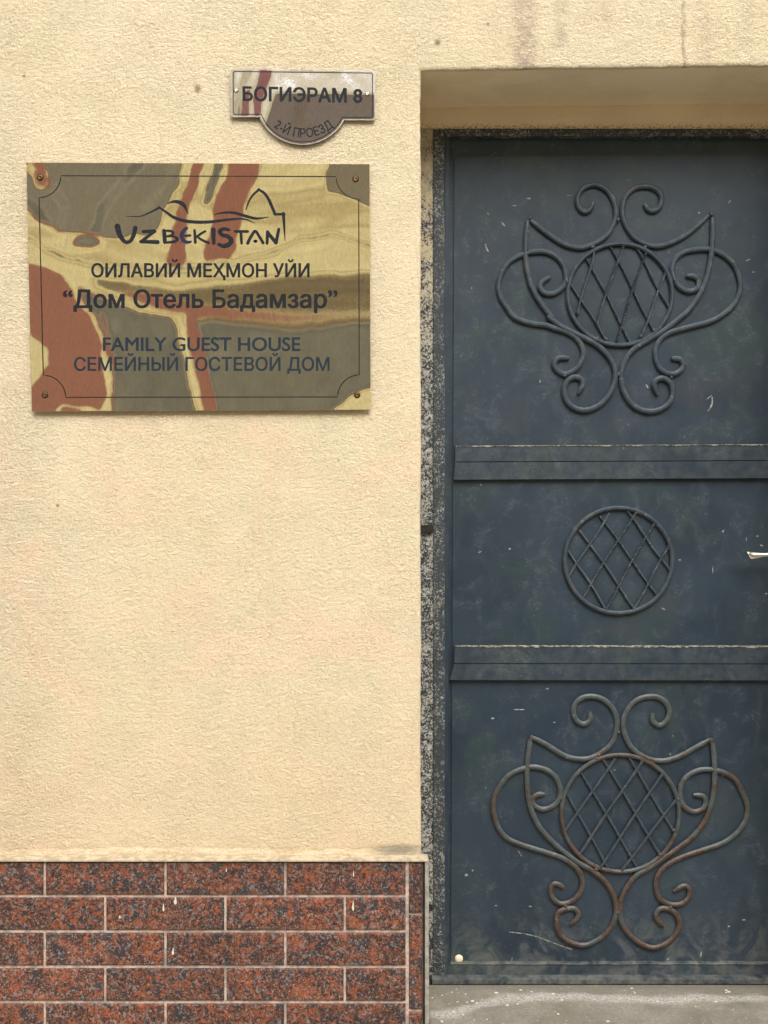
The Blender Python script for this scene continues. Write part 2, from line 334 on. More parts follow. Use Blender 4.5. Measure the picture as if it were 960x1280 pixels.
def lathe_bm(cx, cz, prof, n=20):
    """prof: (radius, y) turned about the axis along y through (cx, cz)"""
    bm = bmesh.new(); rings = []
    for r, y in prof: rings.append([bm.verts.new((cx + r * math.cos(2 * math.pi * k / n), y, cz + r * math.sin(2 * math.pi * k / n))) for k in range(n)])
    for a, b in zip(rings, rings[1:]):
        for k in range(n): bm.faces.new((a[k], a[(k + 1) % n], b[(k + 1) % n], b[k]))
    bm.faces.new(rings[0]); bm.faces.new(rings[-1][::-1]); bmesh.ops.recalc_face_normals(bm, faces=bm.faces[:]); return bm

# ------------------------------------------------------------ ground, street
def sheet(name, x0, x1, y0, y1, z, mat):
    return obj(name, [(x0, y0, z), (x1, y0, z), (x1, y1, z), (x0, y1, z)], [(0, 1, 2, 3)], mat, kind='structure')
sheet('ground', -150, 150, -150, 150, -.16, M['earth'])
box('pavement', -14, 14, -1.3, 0.0, -.158, -.12, M['paving'], kind='structure')
box('pavement', -14, 14, -7.48, -6.6, -.158, -.12, M['paving'], kind='structure')
box('road', -30, 30, -6.6, -1.3, -.158, -.15, M['asphalt'], kind='structure', bev=0)

# ------------------------------------------------------------ the house wall with its opening
RD = .213                       # depth of the recess
house = empty('house_wall', 'cream stucco house wall around a recessed doorway with a band of reddish tiles at its foot', 'wall', (0, 0, 0))
zb = -.15
path = []                       # outline of the opening: up the left edge, along the lintel, down the right edge
def jit(a): return rng.normal(0, a)
for i in range(150):
    py = 1380 - (1380 - 90) * i / 149; path.append((X(526.0 + 1.0 * math.sin(i * .21) * .5) + jit(.0004), Z(py), -1, 0))
path.append((X(527), Z(88), -.7, .7))
for i in range(1, 70):
    px = 527 + (1034 - 527) * i / 69; path.append((X(px), Z(87.5 - (px - 526) * .012 - 1.0 * math.sin(px * .03) * .4) + jit(.0006), 0, 1))
path.append((X(1036), Z(81), .7, .7))
for i in range(1, 60): path.append((X(1036) + jit(.0005), Z(81 + (1380 - 81) * i / 59), 1, 0))
bm = bmesh.new(); rings = []
for off, y in ((.009, 0), (.0035, .0008), (.0008, .0032), (0, .008), (0, RD + .004)):
    rings.append([bm.verts.new((x + nx * off, y, z + nz * off)) for x, z, nx, nz in path])
for a, b in zip(rings, rings[1:]):
    for i in range(len(a) - 1): bm.faces.new((a[i], a[i + 1], b[i + 1], b[i]))
for f in bm.faces: f.smooth = True
WX, WZ = 4.5, 3.4
r0 = rings[0]
outer = []                      # every edge vertex gets a partner on the outer rectangle: strips instead of one big polygon
for i, v in enumerate(r0):
    nx_, nz_ = path[i][2:]
    p = (-WX, v.co.z) if nx_ == -1 else (WX, v.co.z) if nx_ == 1 else (v.co.x, WZ) if nz_ == 1 else (-WX if nx_ < 0 else WX, WZ)
    outer.append(bm.verts.new((p[0], 0, p[1])))
for i in range(len(r0) - 1): bm.faces.new((r0[i], r0[i + 1], outer[i + 1], outer[i]))
bmesh.ops.recalc_face_normals(bm, faces=bm.faces[:])
wall = obj('stucco_render', None, None, M['stucco'], house, bm=bm)
if sum(p.normal.y * p.area for p in wall.data.polygons) > 0: wall.data.flip_normals()
wall.data.materials.append(M['reveal'])
for p in wall.data.polygons:
    if abs(p.normal.y) < .2 and p.center.y > .05: p.material_index = 1
# back of the recess: strip above the door frame, spattered strip beside it
box('recess_plaster', X(500, RD), X(1060, RD), RD, RD + .25, Z(164, RD), Z(60, RD), M['reveal'], house)
box('jamb_plaster', X(505, RD), X(543, RD), RD - .001, RD + .24, zb, Z(160, RD), M['slop'], house)
box('jamb_plaster', X(1016, RD), X(1060, RD), RD - .001, RD + .24, zb, Z(160, RD), M['slop'], house)
# body of the wall behind (closes the view from the side)
box('wall_core', -WX, X(505, RD), RD + .03, RD + .3, zb, WZ, M['reveal'], house)
box('wall_core', X(1060, RD), WX, RD + .03, RD + .3, zb, WZ, M['reveal'], house)
box('wall_core', X(505, RD) + .002, X(1060, RD) - .002, RD + .26, RD + .34, zb, WZ, M['gap'], house)
# thin lip where the render stops above the dado
YD = -.030
bm = bmesh.new(); NL = 220
def lip(x): return .002 * math.sin(x * 9) + .0012 * math.sin(x * 41 + 1) + .0007 * math.sin(x * 130)
vs = []
for i in range(NL + 1):
    x = -3.0 + (X(525) + 3.0) * i / NL; l = lip(x); row = []
    for dz, dy in ((.016 + l, .0005), (.010 + l * 1.5, -.0012), (.005 + l, -.0032 - l * .5), (.0005, -.0046), (-.004, -.003)):
        row.append(bm.verts.new((x, dy, Z(1068) + dz)))
    vs.append(row)
for a, b in zip(vs, vs[1:]):
    for j in range(4): f = bm.faces.new((a[j], a[j + 1], b[j + 1], b[j])); f.smooth = True
bmesh.ops.recalc_face_normals(bm, faces=bm.faces[:]); obj('render_lip', None, None, M['stucco'], house, bm=bm)

# ------------------------------------------------------------ tiled dado
zt = Z(1068)                                             # top of the cap ledge on the wall plane
dado = box('tiled_dado', -3.0, X(529.5, YD), -.0262, 0.0, zb, zt - .006, M['mortar'], house, bev=0)
box('cap_strip', -3.0, X(535, YD), -.036, .004, zt - .0045, zt, M['trim'], dado, bev=.0012)
box('corner_trim', X(531.3, -.034), X(536.2, -.034), -.0340, -.004, zb, zt - .0052, M['trim2'], dado, bev=.0008)
box('dark_gap', X(528.2, YD), X(531.6, YD), -.0289, -.002, zb, zt - .0054, M['gap'], dado, bev=0)
tile_cache = {}
def tile(px0, px1, py0, py1, parent=dado, y0=YD):
    x0, x1, z1, z0 = X(px0, y0), X(px1, y0), Z(py0, y0), Z(py1, y0)
    z0 = max(z0, zb)
    w_, h_ = round(x1 - x0, 4), round(z1 - z0, 4); key = (w_, h_)
    if key not in tile_cache:
        b = box_bm(-w_ / 2, w_ / 2, 0, .012, -h_ / 2, h_ / 2); fr = [e for e in b.edges if all(v.co.y < .001 for v in e.verts)]
        bmesh.ops.bevel(b, geom=fr, offset=.0034, segments=2, affect='EDGES', profile=.5)
        me = bpy.data.meshes.new('brick'); b.to_mesh(me); b.free(); me.materials.append(M['tile']); tile_cache[key] = me
    o = bpy.data.objects.new('brick', tile_cache[key]); COL.objects.link(o); o.parent = parent
    o.location = ((x0 + x1) / 2, y0 + random.uniform(-.0007, .0005), (z0 + z1) / 2)
    return o
rows = [(1078.2, 1118.8), (1122.4, 1163.0), (1166.6, 1207.2), (1211.0, 1251.4), (1255.2, 1295.8), (1299.5, 1339.9), (1343.6, 1367)]
J = 3.0
for r, (a, b) in enumerate(rows):
    ends = [206.5, 356.5] if r % 2 == 0 else [131, 281.5, 431]
    first = ends[0]; xs = []
    q = first
    while q > -800: xs.insert(0, q); q -= 151.2
    xs += ends[1:] + [508.5]
    for u, v in zip(xs, xs[1:]): tile(u + J / 2, v - J / 2, a, b)
for a, b in ((1079, 1141.5), (1145.0, 1262), (1265.5, 1367)): tile(511.3, 527.8, a, b, y0=YD - .0012)
dr = bmesh.new()
for a, b, l_, w_ in ((219.5, 1126, 9, 3.5), (204.5, 1134, 10, 2.4), (216.5, 1189, 9, 3), (441.5, 1132, 13, 2.4), (442, 1092, 8, 1.6), (150, 1146, 4, 2.5), (283, 1087, 6, 1.4)):
    P_ = [(a + w_ * .5 * math.cos(t) * (1.3 if math.sin(t) > 0 else .7) * random.uniform(.8, 1.1), b + l_ * .5 * math.sin(t)) for t in [2 * math.pi * k / 9 for k in range(9)]]
    prism_bm([(X(u, YD), Z(v, YD)) for u, v in P_], YD - .0013, YD + .002, dr)
obj('paint_drips', None, None, M['dust'], dado, bm=dr, kind='stuff')
# the same dado on the far side of the doorway
dado2 = box('tiled_dado', X(1040, YD), 3.0, -.0262, 0.0, zb, zt - .006, M['mortar'], house, bev=0)
box('cap_strip', X(1036, YD), 3.0, -.036, .004, zt - .0045, zt, M['trim'], dado2, bev=.0012)
for r, (a, b) in enumerate(rows):
    q = 1060 + (75 if r % 2 else 151); p = 1042
    while p < 1650: tile(p + J / 2, q - J / 2, a, b, dado2); p = q; q += 151.2

# ------------------------------------------------------------ door frame (part of the wall)
FY = RD - .006
fr = box('door_frame', X(541.5, FY), X(556.0, FY), FY, FY + .05, 0.0, Z(161, FY), M['frame'], house, bev=.0025)
# left post is drawn slightly out of plumb by its inner strip
def quad_bar(name, p, y0, y1, mat, parent, **k):        # p: four photo corners tl, tr, br, bl at depth y0
    return obj(name, None, None, mat, parent, bm=prism_bm([(X(a, y0), Z(b, y0)) for a, b in p], y0, y1), **k)
box('frame_head', X(556.2, FY), X(1004, FY), FY, FY + .05, Z(170.5, FY), Z(160.5, FY), M['frame'], fr, bev=.0025)
box('frame_post', X(1004, FY), X(1018, FY), FY, FY + .05, 0.0, Z(161, FY), M['frame'], fr, bev=.0025)
box('frame_sill', X(540, .188), X(1004, .188), .188, .262, -.002, Z(1223.5, .188), M['sill'], fr, bev=.002)
quad_bar('frame_stop', [(556.5, 170), (562, 170), (559.5, 1222), (554, 1222)], FY + .004, FY + .04, M['door'], fr)
# dark blocks added where the jamb has notches, a plaster lump above each
for py, hh in ((661, 5.5), (1133, 2.2)):
    box('notch_block', X(526.5, FY - .004), X(541, FY - .004), FY - .0045, FY + .02, Z(py + hh, FY), Z(py - hh, FY), M['gap'], fr, bev=.0015)
    quad_bar('notch_block', [(527, py - hh - 4), (540, py - hh - 2.5), (541, py - hh), (527, py - hh + 1)], FY - .006, FY + .01, M['slop'], fr)

# ------------------------------------------------------------ doorstep
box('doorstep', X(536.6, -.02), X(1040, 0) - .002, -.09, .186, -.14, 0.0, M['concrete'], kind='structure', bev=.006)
g = bmesh.new()
for i in range(45):
    px = random.uniform(540, 1000); py = random.triangular(1232, 1290, 1240); s = random.uniform(.0012, .0035)
    if random.random() < .4: px = random.uniform(540, 640)
    zz = .0; yy = (ZC / ((py - 640) * K) - 1) * D; 
    if yy > .18 or yy < -.08: continue
    xx = X(px, yy)
    if xx < X(538): continue
    r = bmesh.ops.create_icosphere(g, subdivisions=1, radius=s, matrix=Matrix.Translation((xx, yy, s * .3)) @ Matrix.Diagonal((random.uniform(.8, 1.8), random.uniform(.7, 1.3), .6, 1)))
obj('grit', None, None, M['dust'], bm=g, kind='stuff')['label'] = 'pale crumbs of plaster and grit on the concrete doorstep'

# ------------------------------------------------------------ the metal door
door = empty('metal_door', 'dark blue grey painted metal door with wrought iron scrollwork', 'door', (X(560, .22), .24, .012))
LY = .220
quad_bar('door_leaf', [(558.5, 171.5), (1002, 171.5), (1002, 1221), (555.5, 1221)], LY + .005, LY + .030, M['door'], door)
quad_bar('face_sheet', [(568, 196), (992, 194), (992, 1204.5), (563.5, 1204.5)], LY, LY + .0048, M['door'], door)
def rail(yt, ym, yb, xl, dy):
    tl, bl = xl
    quad_bar('rail', [(tl, yt + 1.5), (992, yt + 1.5 + dy), (992, ym + dy), (tl, ym)], LY - .011, LY - .0002, M['rail'], door)
    quad_bar('rail', [(tl, ym + 1.0), (992, ym + 1.0 + dy), (992, yb + dy), (bl, yb)], LY - .0115, LY - .0002, M['rail'], door)
    bm = bmesh.new(); n = 150; prev = None
    for i in range(n + 1):
        px = tl + 1 + (990 - tl) * i / n; h = max(.2, .7 + .45 * math.sin(i * .37 + yt) + random.uniform(-.7, .6)); 
        if math.sin(i * .11 + yt * .7) + random.uniform(-.4, .4) < -.75: h = .2
        y0 = LY - .0125; zt_ = Z(yt + 1.6 + dy * (px - tl) / 420, y0)
        cur = (bm.verts.new((X(px, y0), y0, zt_ + .0004)), bm.verts.new((X(px, y0), y0, zt_ - h * K * 1.1)), bm.verts.new((X(px, y0), LY, zt_ + .0016 + h * .0004)))
        if prev: bm.faces.new((prev[0], prev[1], cur[1], cur[0])); bm.faces.new((prev[2], prev[0], cur[0], cur[2]))
        prev = cur
    obj('bare_edge', None, None, M['peel'], door, bm=bm)
rail(556.0, 577.0, 599.5, (569, 567), -2.0)
rail(806.5, 829.0, 850.0, (568, 562), 0.5)
# bottom rail with the ledge that catches the light
quad_bar('bottom_rail', [(560, 1205.5), (996, 1205.5), (996, 1221.5), (556, 1221.5)], LY - .010, LY + .02, M['rail'], door)
bm = bmesh.new(); prev = None
for i in range(161):
    px = 563 + (994 - 563) * i / 160; y0 = LY - .0105; zz = Z(1204.5, y0); l = .0006 * math.sin(i * .3) + random.uniform(-.0003, .0003)
    row = [bm.verts.new((X(px, y0), q, zz + dz)) for q, dz in ((LY, .0018 + l), (y0 - .001, .0008 + l), (y0 - .0018, -.0008), (y0 - .0004, -.0028 + l))]
    if prev:
        for j in range(3): bm.faces.new((prev[j], prev[j + 1], row[j + 1], row[j]))
    prev = row
bmesh.ops.recalc_face_normals(bm, faces=bm.faces[:]); obj('ledge_bead', None, None, M['sill'], door, bm=bm)
# cream bolt head low on the left
cb, cz = X(573.5, LY), Z(1198, LY)
obj('bolt_head', None, None, M['bolt'], door, bm=lathe_bm(cb, cz, ((.0101, LY), (.0105, LY - .002), (.0095, LY - .0042), (.006, LY - .0056), (.0015, LY - .006))), smooth=True)
# lever handle coming in from the lock side
hy = LY - .050
hp = [(933, 690.5, 3.2, 9), (935.5, 692.5, 8.0, 8), (938, 694.2, 11.2, 7), (942, 694.6, 10.4, 7), (947, 694.2, 8.6, 7), (955, 693.4, 6.4, 7), (966, 693.0, 6.0, 8), (985, 693, 7.4, 10), (1000, 693, 9, 12)]
bm = bmesh.new(); rr = []
for px, py, h, d in hp:
    rr.append([bm.verts.new((X(px, hy), hy + math.cos(t) * d * K / 2, Z(py, hy) + math.sin(t) * h * K / 2)) for t in [2 * math.pi * k / 14 for k in range(14)]])
for a, b in zip(rr, rr[1:]):
    for k in range(14): bm.faces.new((a[k], a[(k + 1) % 14], b[(k + 1) % 14], b[k]))
bm.faces.new(rr[0][::-1]); bm.faces.new(rr[-1]); bmesh.ops.recalc_face_normals(bm, faces=bm.faces[:])
hd = obj('handle', None, None, M['nickel'], door, bm=bm, smooth=True)
obj('handle_rose', None, None, M['nickel'], hd, bm=lathe_bm(X(992, hy), Z(693, hy), ((.026, LY), (.026, LY - .006), (.022, LY - .009), (.0095, LY - .010), (.009, hy + .002))), smooth=True)

# ironwork --------------------------------------------------------------
BW, BT = .0126, .0085; YB = LY - .0052
def conv(pts, ox, oy, s): return [(ox + a * s, oy + b * s) for a, b in pts]
def scroll(pxs, mat, y=YB, wd=BW):
    p = catmull([(X(a, y), Z(b, y)) for a, b in pxs], 6)
    return obj('scroll', None, None, mat, door, bm=sweep(p, y, wd, BT, wobble=.007, taper=3), smooth=False)
def ring(cx, cy, rx, ry, mat, bars, twist, wd=.0105, bw=.0062, bend=0):
    pts = [(X(cx + rx * math.cos(t), YB), Z(cy + ry * math.sin(t), YB)) for t in [2 * math.pi * k / 72 for k in range(72)]]
    rg = obj('ring', None, None, mat, door, bm=sweep(pts, YB - .0005, wd, BT + .001, closed=True))
    for i, (a, b) in enumerate(bars):
        lay = YB + (-.0022 if i < len(bars) // 2 else .0012); n = 46
        mids = [(a[0] + (b[0] - a[0]) * t + bend * math.sin(math.pi * t * 2 + i), a[1] + (b[1] - a[1]) * t) for t in [k / n for k in range(n + 1)]]
        obj('lattice_bar', None, None, M['iron_mid'] if mat.name == 'rusty_iron' else mat, rg, bm=sweep([(X(u, lay), Z(v, lay)) for u, v in mids], lay, bw, bw, twist=twist * random.uniform(.8, 1.15), sharp=.3 if twist else .45, wobble=.12 if twist else .10))
    return rg
q1 = lambda p: conv(p, 600, 220, .1875); q2 = lambda p: conv(p, 770, 220, .1875); q3 = lambda p: conv(p, 670, 380, .20833)
q4 = lambda p: conv(p, 690, 620, .17708); q5 = lambda p: conv(p, 600, 860, .1875); q6 = lambda p: conv(p, 770, 860, .1875)
q7 = lambda p: conv(p, 600, 1010, .1875); q8 = lambda p: conv(p, 770, 1010, .1875)
mi = M['iron']
# top ornament
scroll(q1([(755, 172), (738, 215), (700, 238), (660, 205), (650, 150), (670, 100), (715, 66), (775, 58), (840, 88), (888, 155), (908, 240), (890, 320), (840, 400), (750, 455), (660, 478), (560, 452), (450, 382), (328, 286)]), mi)
scroll(q2([(190, 185), (222, 225), (265, 228), (298, 190), (303, 130), (265, 85), (200, 68), (130, 78), (75, 122), (47, 190), (48, 270), (78, 350), (135, 418), (220, 460), (300, 465), (400, 430), (500, 368), (618, 262)]), mi)
scroll(q1([(468, 672), (412, 706), (402, 745), (432, 780), (490, 782), (548, 745), (573, 690), (562, 610), (515, 542), (440, 505), (350, 505), (270, 527), (190, 575), (145, 645), (125, 720), (135, 800), (175, 870)]) + [(644, 397), (664, 404), (682, 406.5)] + q3([(120, 148), (200, 175), (258, 222), (285, 290), (265, 360), (225, 400), (175, 420), (132, 400), (110, 365), (122, 334), (150, 322), (200, 325)]), mi)
scroll(q1([(318, 292), (308, 400), (304, 520), (314, 620), (342, 730), (402, 840), (480, 945)]) + q3([(70, 70), (150, 133), (260, 188), (345, 232), (412, 285), (458, 350), (478, 420), (462, 500), (425, 565), (365, 615), (290, 638), (222, 618), (180, 570), (168, 510), (190, 460), (230, 438), (270, 450), (280, 485), (255, 538)]), mi, YB - .0012)
scroll(q2([(642, 275), (646, 380), (640, 480), (628, 580), (602, 690), (552, 800), (485, 895)]) + q3([(855, 90), (780, 150), (700, 200), (615, 250), (558, 302), (522, 370), (512, 440), (526, 520), (565, 588), (622, 630), (690, 644), (756, 628), (804, 588), (822, 530), (808, 474), (768, 446), (732, 450), (708, 480), (732, 543)]), mi, YB - .0012)
scroll(q2([(468, 664), (525, 670), (555, 705), (540, 750), (490, 768), (432, 745), (390, 688), (375, 620), (398, 552), (452, 508), (530, 490), (620, 488), (700, 515), (770, 568), (812, 640), (830, 720), (818, 800), (770, 875), (695, 935)]) + [(887, 402)] + q3([(950, 130), (875, 150), (795, 175), (745, 215), (718, 270), (724, 340), (752, 393), (810, 420), (860, 405), (884, 370), (874, 338), (855, 328), (812, 326)]), mi)
ring(775, 368, 65.3, 63.5, mi, [((743, 314), (722, 391)), ((779, 306), (745, 405)), ((807.5, 314), (770, 427)), ((832, 341), (801, 421)),
     ((713, 354), (757, 424)), ((733, 322), (787.5, 427)), ((763, 308), (817, 413)), ((796, 311), (836, 385))], 420, bend=.8)
# middle ring
ring(773.2, 700.6, 67.2, 65.8, M['iron_mid'], [(q4([(405, 118)])[0], q4([(112, 578)])[0]), (q4([(592, 108)])[0], q4([(215, 715)])[0]), (q4([(722, 185)])[0], q4([(375, 800)])[0]), (q4([(830, 345)])[0], q4([(572, 800)])[0]),
     (q4([(110, 375)])[0], q4([(380, 800)])[0]), (q4([(195, 240)])[0], q4([(580, 790)])[0]), (q4([(335, 140)])[0], q4([(742, 700)])[0]), (q4([(530, 108)])[0], q4([(835, 530)])[0])], 380, bend=1.0)
# bottom ornament
mr = M['iron_rust']
scroll(q5([(735, 158), (732, 212), (692, 240), (642, 212), (622, 150), (642, 95), (690, 62), (760, 56), (830, 80), (882, 132), (912, 200), (910, 280), (876, 368), (808, 430), (720, 470), (620, 468), (540, 438), (440, 375), (340, 325)]), mr)
scroll(q6([(245, 168), (246, 218), (290, 248), (336, 218), (355, 160), (336, 102), (288, 64), (220, 56), (142, 78), (84, 132), (50, 210), (54, 290), (92, 378), (152, 438), (230, 476), (320, 484), (420, 456), (520, 402), (628, 342)]), mr)
scroll(q5([(430, 707), (380, 712), (348, 742), (362, 782), (420, 808), (486, 786), (528, 740), (536, 670), (502, 592), (440, 545), (350, 525), (270, 543), (192, 582), (133, 652), (94, 730), (88, 800), (104, 880)]) + q7([(135, 150), (185, 203), (260, 238), (340, 264), (450, 298), (560, 338), (636, 392), (678, 460), (680, 530), (646, 592), (590, 630), (530, 635), (485, 598), (470, 545), (488, 508), (522, 508), (560, 532)]), mr)
scroll(q5([(338, 328), (325, 420), (315, 520), (315, 620), (325, 740), (350, 830)]) + q7([(400, 130), (480, 220), (570, 300), (650, 360), (740, 412), (828, 482), (885, 570), (908, 660), (898, 740), (855, 818), (788, 876), (700, 914), (614, 900), (546, 856), (512, 780), (520, 702), (570, 674), (628, 670), (658, 705), (645, 740), (603, 775)]), mr, YB - .0012)
scroll(q6([(515, 712), (578, 720), (600, 760), (576, 806), (520, 824), (464, 796), (430, 740), (434, 650), (474, 588), (552, 548), (640, 544), (720, 564), (798, 613), (846, 702), (875, 780), (870, 860)]) + q8([(846, 112), (788, 182), (700, 238), (590, 276), (480, 312), (382, 354), (312, 404), (274, 462), (268, 530), (290, 600), (344, 636), (410, 645), (458, 625), (490, 580), (484, 534), (448, 520), (385, 555)]), mr)
scroll(q6([(642, 352), (652, 440), (657, 540), (656, 640), (641, 750), (614, 842)]) + q8([(570, 120), (500, 200), (412, 268), (312, 338), (222, 400), (134, 452), (76, 522), (37, 602), (26, 700), (50, 788), (114, 866), (192, 916), (260, 930), (336, 900), (394, 848), (423, 780), (405, 712), (356, 675), (300, 670), (268, 702), (278, 745), (323, 790)]), mr, YB - .0012)
ring(775.3, 1016.5, 73.6, 73.0, mr, [((769, 948), (707, 1038)), ((803, 951), (724, 1068)), ((828, 967), (750, 1085)), ((845, 1000), (777, 1088)),
     ((709, 992), (761, 1087)), ((727, 966), (798, 1086)), ((754, 949), (825, 1068)), ((786, 947), (842, 1039))], 0, bw=.0068, bend=.5)
wb = {}
def weld(px, py, mat, r_=.0052):
    if mat.name not in wb:
        b = bmesh.new(); bmesh.ops.create_icosphere(b, subdivisions=2, radius=1)
        for v in b.verts: v.co *= 1 + .22 * math.sin(v.co.x * 7 + v.co.z * 5 + v.co.y * 3)
        me = bpy.data.meshes.new('weld_bead'); b.to_mesh(me); b.free(); me.materials.append(mat); wb[mat.name] = me
        for p_ in me.polygons: p_.use_smooth = True
    o = bpy.data.objects.new('weld_bead', wb[mat.name]); COL.objects.link(o); o.parent = door
    o.location = Vector((X(px, YB), YB - .0024, Z(py, YB))) - door.location; o.rotation_euler = (0, random.random() * 6, 0)
    q = r_ * random.uniform(.75, 1.15); o.scale = (q * random.uniform(.8, 1.5), q * .7, q)
for a, b in ((772.3, 275), (773, 468), (741, 309), (806, 309.5), (708, 352), (843, 350), (662, 273), (889, 268), (706, 470), (839, 472), (746, 424), (805, 424), (659, 317), (890, 312), (722, 391), (757, 424), (801, 421), (817, 413)): weld(a, b, M['iron'])
for a, b in ((773, 915), (772, 1140), (746, 948), (802, 950), (701, 998), (848, 999), (664, 922), (889, 926), (707, 1132.5), (838, 1133), (745, 1086), (809, 1085), (660, 958), (892, 963), (707, 1037), (724, 1068), (825, 1068), (842, 1038), (761, 1087)): weld(a, b, M['iron_rust'])
# paint chips and scratches knocked through to the primer
ch = bmesh.new()
def chip(px, py, L, wd, ang, curve=0):
    n = 6; y0 = LY - .0004; a = math.radians(ang); P = []
    for i in range(n + 1):
        t = i / n - .5; P.append((px + L * t * math.cos(a) - curve * math.sin(a) * (t * t * 4), py - L * t * math.sin(a) - curve * math.cos(a) * (t * t * 4)))
    up, dn = [], []
    for i, (u, v) in enumerate(P):
        h = wd / 2 * (1 - (2 * i / n - 1) ** 2 * .8) * random.uniform(.6, 1.2); up.append((u - h * math.sin(a), v - h * math.cos(a))); dn.append((u + h * math.sin(a), v + h * math.cos(a)))
    prism_bm([(X(u, y0), Z(v, y0)) for u, v in up + dn[::-1]], y0, LY + .0001, ch)
for c in ((890, 505, 20, 2.2, 75, 3), (886, 497, 9, 1.4, 40, 0), (608, 310, 11, 2.6, -70, 1), (629, 280, 8, 1.8, -55, 0), (610, 267, 4, 1.4, -50, 0), (661, 248, 5, 2, 0, 0), (643, 257, 5, 1.4, 0, 0), (712, 244, 8, 1, 0, 0),
          (912, 252, 6, 1.6, 55, 0), (935, 325, 7, 1.4, 20, 0), (942, 340, 3, 2, 0, 0), (675, 477, 4, 1.8, 80, 0), (809, 483, 5, 2.2, -60, 0), (874, 266, 3, 2, 0, 0), (947, 670, 3, 2.4, 0, 0), (933, 674, 5, 1, 85, 0), (952, 682, 4, 2.4, -20, 0),
          (904, 664, 3, 2, 80, 0), (850, 700, 3, 2, 0, 0), (891, 712, 9, 1, 85, 0), (829, 761, 6, 1.6, -25, 0), (958, 742, 3, 2, 0, 0), (649, 887, 14, 1.8, 0, 0), (616, 898, 5, 2, 0, 0), (587, 819, 9, 1.4, -25, 0), (650, 1067, 9, 1.1, -60, 0),
          (583, 1094, 4.5, 4, 0, 0), (591, 1088, 3, 1.6, 50, 0), (601, 606, 2.5, 2, 0, 0), (684, 861, 4, 2, 0, 0), (634, 592, 3, 2, 0, 0), (578, 566, 4, 2, -60, 0), (663, 1133, 4, 1.6, 0, 0), (620, 1132, 3, 1.6, 0, 0), (693, 903, 3, 1.4, 0, 0), (904, 968, 6, 1.4, 70, 0),
          (930, 1150, 5, 2, 0, 0), (911, 1158, 3, 2, 0, 0), (835, 1199, 4, 2.4, 40, 0), (876, 1193, 8, 2, 80, 0), (586, 1211, 5, 2.2, -30, 0), (640, 1200, 8, 2, 85, 0), (770, 560, 4, 1.6, 0, 0), (875, 819, 3, 1.6, 0, 0), (923, 835, 4, 2, -30, 0), (600, 690, 4, 2, 20, 0), (637, 686, 3, 2, 0, 0)):
    chip(*c)
# long faint scratch beside the foot of the lower scrollwork
pts = [(636, 1165), (655, 1167), (672, 1171), (690, 1178), (706, 1184), (716, 1187)]
for (a, b), (c, d) in zip(pts, pts[1:]): chip((a + c) / 2, (b + d) / 2, math.hypot(c - a, d - b) * 1.05, 1.3, -math.degrees(math.atan2(d - b, c - a)))
obj('paint_chips', None, None, M['chip'], door, bm=ch, kind='stuff')

# ------------------------------------------------------------ lettering
from mathutils.geometry import delaunay_2d_cdt
def text_mesh(s, bold=0.0):
    """glyph outlines filled by winding number (the built-in fill breaks on self-touching glyphs)"""
    cu = bpy.data.curves.new('t', 'FONT'); cu.body = s; cu.resolution_u = 6; cu.fill_mode = 'NONE'
    o = bpy.data.objects.new('t', cu); COL.objects.link(o); bpy.context.view_layer.update()
    me = bpy.data.meshes.new_from_object(o); bpy.data.objects.remove(o)
    P = np.array([v.co[:2] for v in me.vertices]); E = [tuple(e.vertices) for e in me.edges]
    nxt = {}                                         # orient every closed loop by vertex order
    adj = {}
    for a, b in E: adj.setdefault(a, []).append(b); adj.setdefault(b, []).append(a)
    seen = set(); loops = []
    for v0 in range(len(P)):
        if v0 in seen or v0 not in adj: continue
        lp = [v0]; seen.add(v0); cur = v0
        while True:
            c = [q for q in adj[cur] if q not in seen]
            if not c: break
            cur = (cur + 1) if (cur + 1) in c else c[0]; seen.add(cur); lp.append(cur)
        loops.append(P[lp])
    vs, _, fs, *_ = delaunay_2d_cdt([Vector(p) for p in P], E, [], 0, 1e-5)
    V = np.array([v[:] for v in vs]); keep = []
    C = np.array([V[list(f)].mean(0) for f in fs]); W = np.zeros(len(C), int)
    for L in loops:
        A, B = L, np.roll(L, -1, 0)
        for (x0, y0), (x1, y1) in zip(A, B):
            if y0 == y1: continue
            side = (x1 - x0) * (C[:, 1] - y0) - (C[:, 0] - x0) * (y1 - y0)
            W += ((y0 <= C[:, 1]) & (y1 > C[:, 1]) & (side > 0)).astype(int); W -= ((y0 > C[:, 1]) & (y1 <= C[:, 1]) & (side < 0)).astype(int)
    bm = bmesh.new(); bv = [bm.verts.new((v[0], v[1], .001)) for v in V]
    for f, w_ in zip(fs, W):
        if w_: bm.faces.new([bv[i] for i in f])
    for v in [v for v in bm.verts if not v.link_faces]: bm.verts.remove(v)
    be = [e for e in bm.edges if len(e.link_faces) == 1]; g = bmesh.ops.extrude_edge_only(bm, edges=be)
    for e in g['geom']:
        if isinstance(e, bmesh.types.BMVert): e.co.z = 0
    out = bpy.data.meshes.new('t'); bm.to_mesh(out); bm.free(); return out
def bolden(me, d):
    if d <= 0: return me
    bm = bmesh.new(); bm.from_mesh(me); src = bm.faces[:]; k = 0
    for dx, dz in ((-d, 0), (d, 0), (0, -d * .7), (0, d * .7), (-d * .7, -d * .5), (d * .7, d * .5), (d * .7, -d * .5), (-d * .7, d * .5)):
        k += 1; g = bmesh.ops.duplicate(bm, geom=src); 
        for e in g['geom']:
            if isinstance(e, bmesh.types.BMVert): e.co.x += dx; e.co.y += dz; e.co.z += .00001 * k
    bm.to_mesh(me); bm.free(); return me
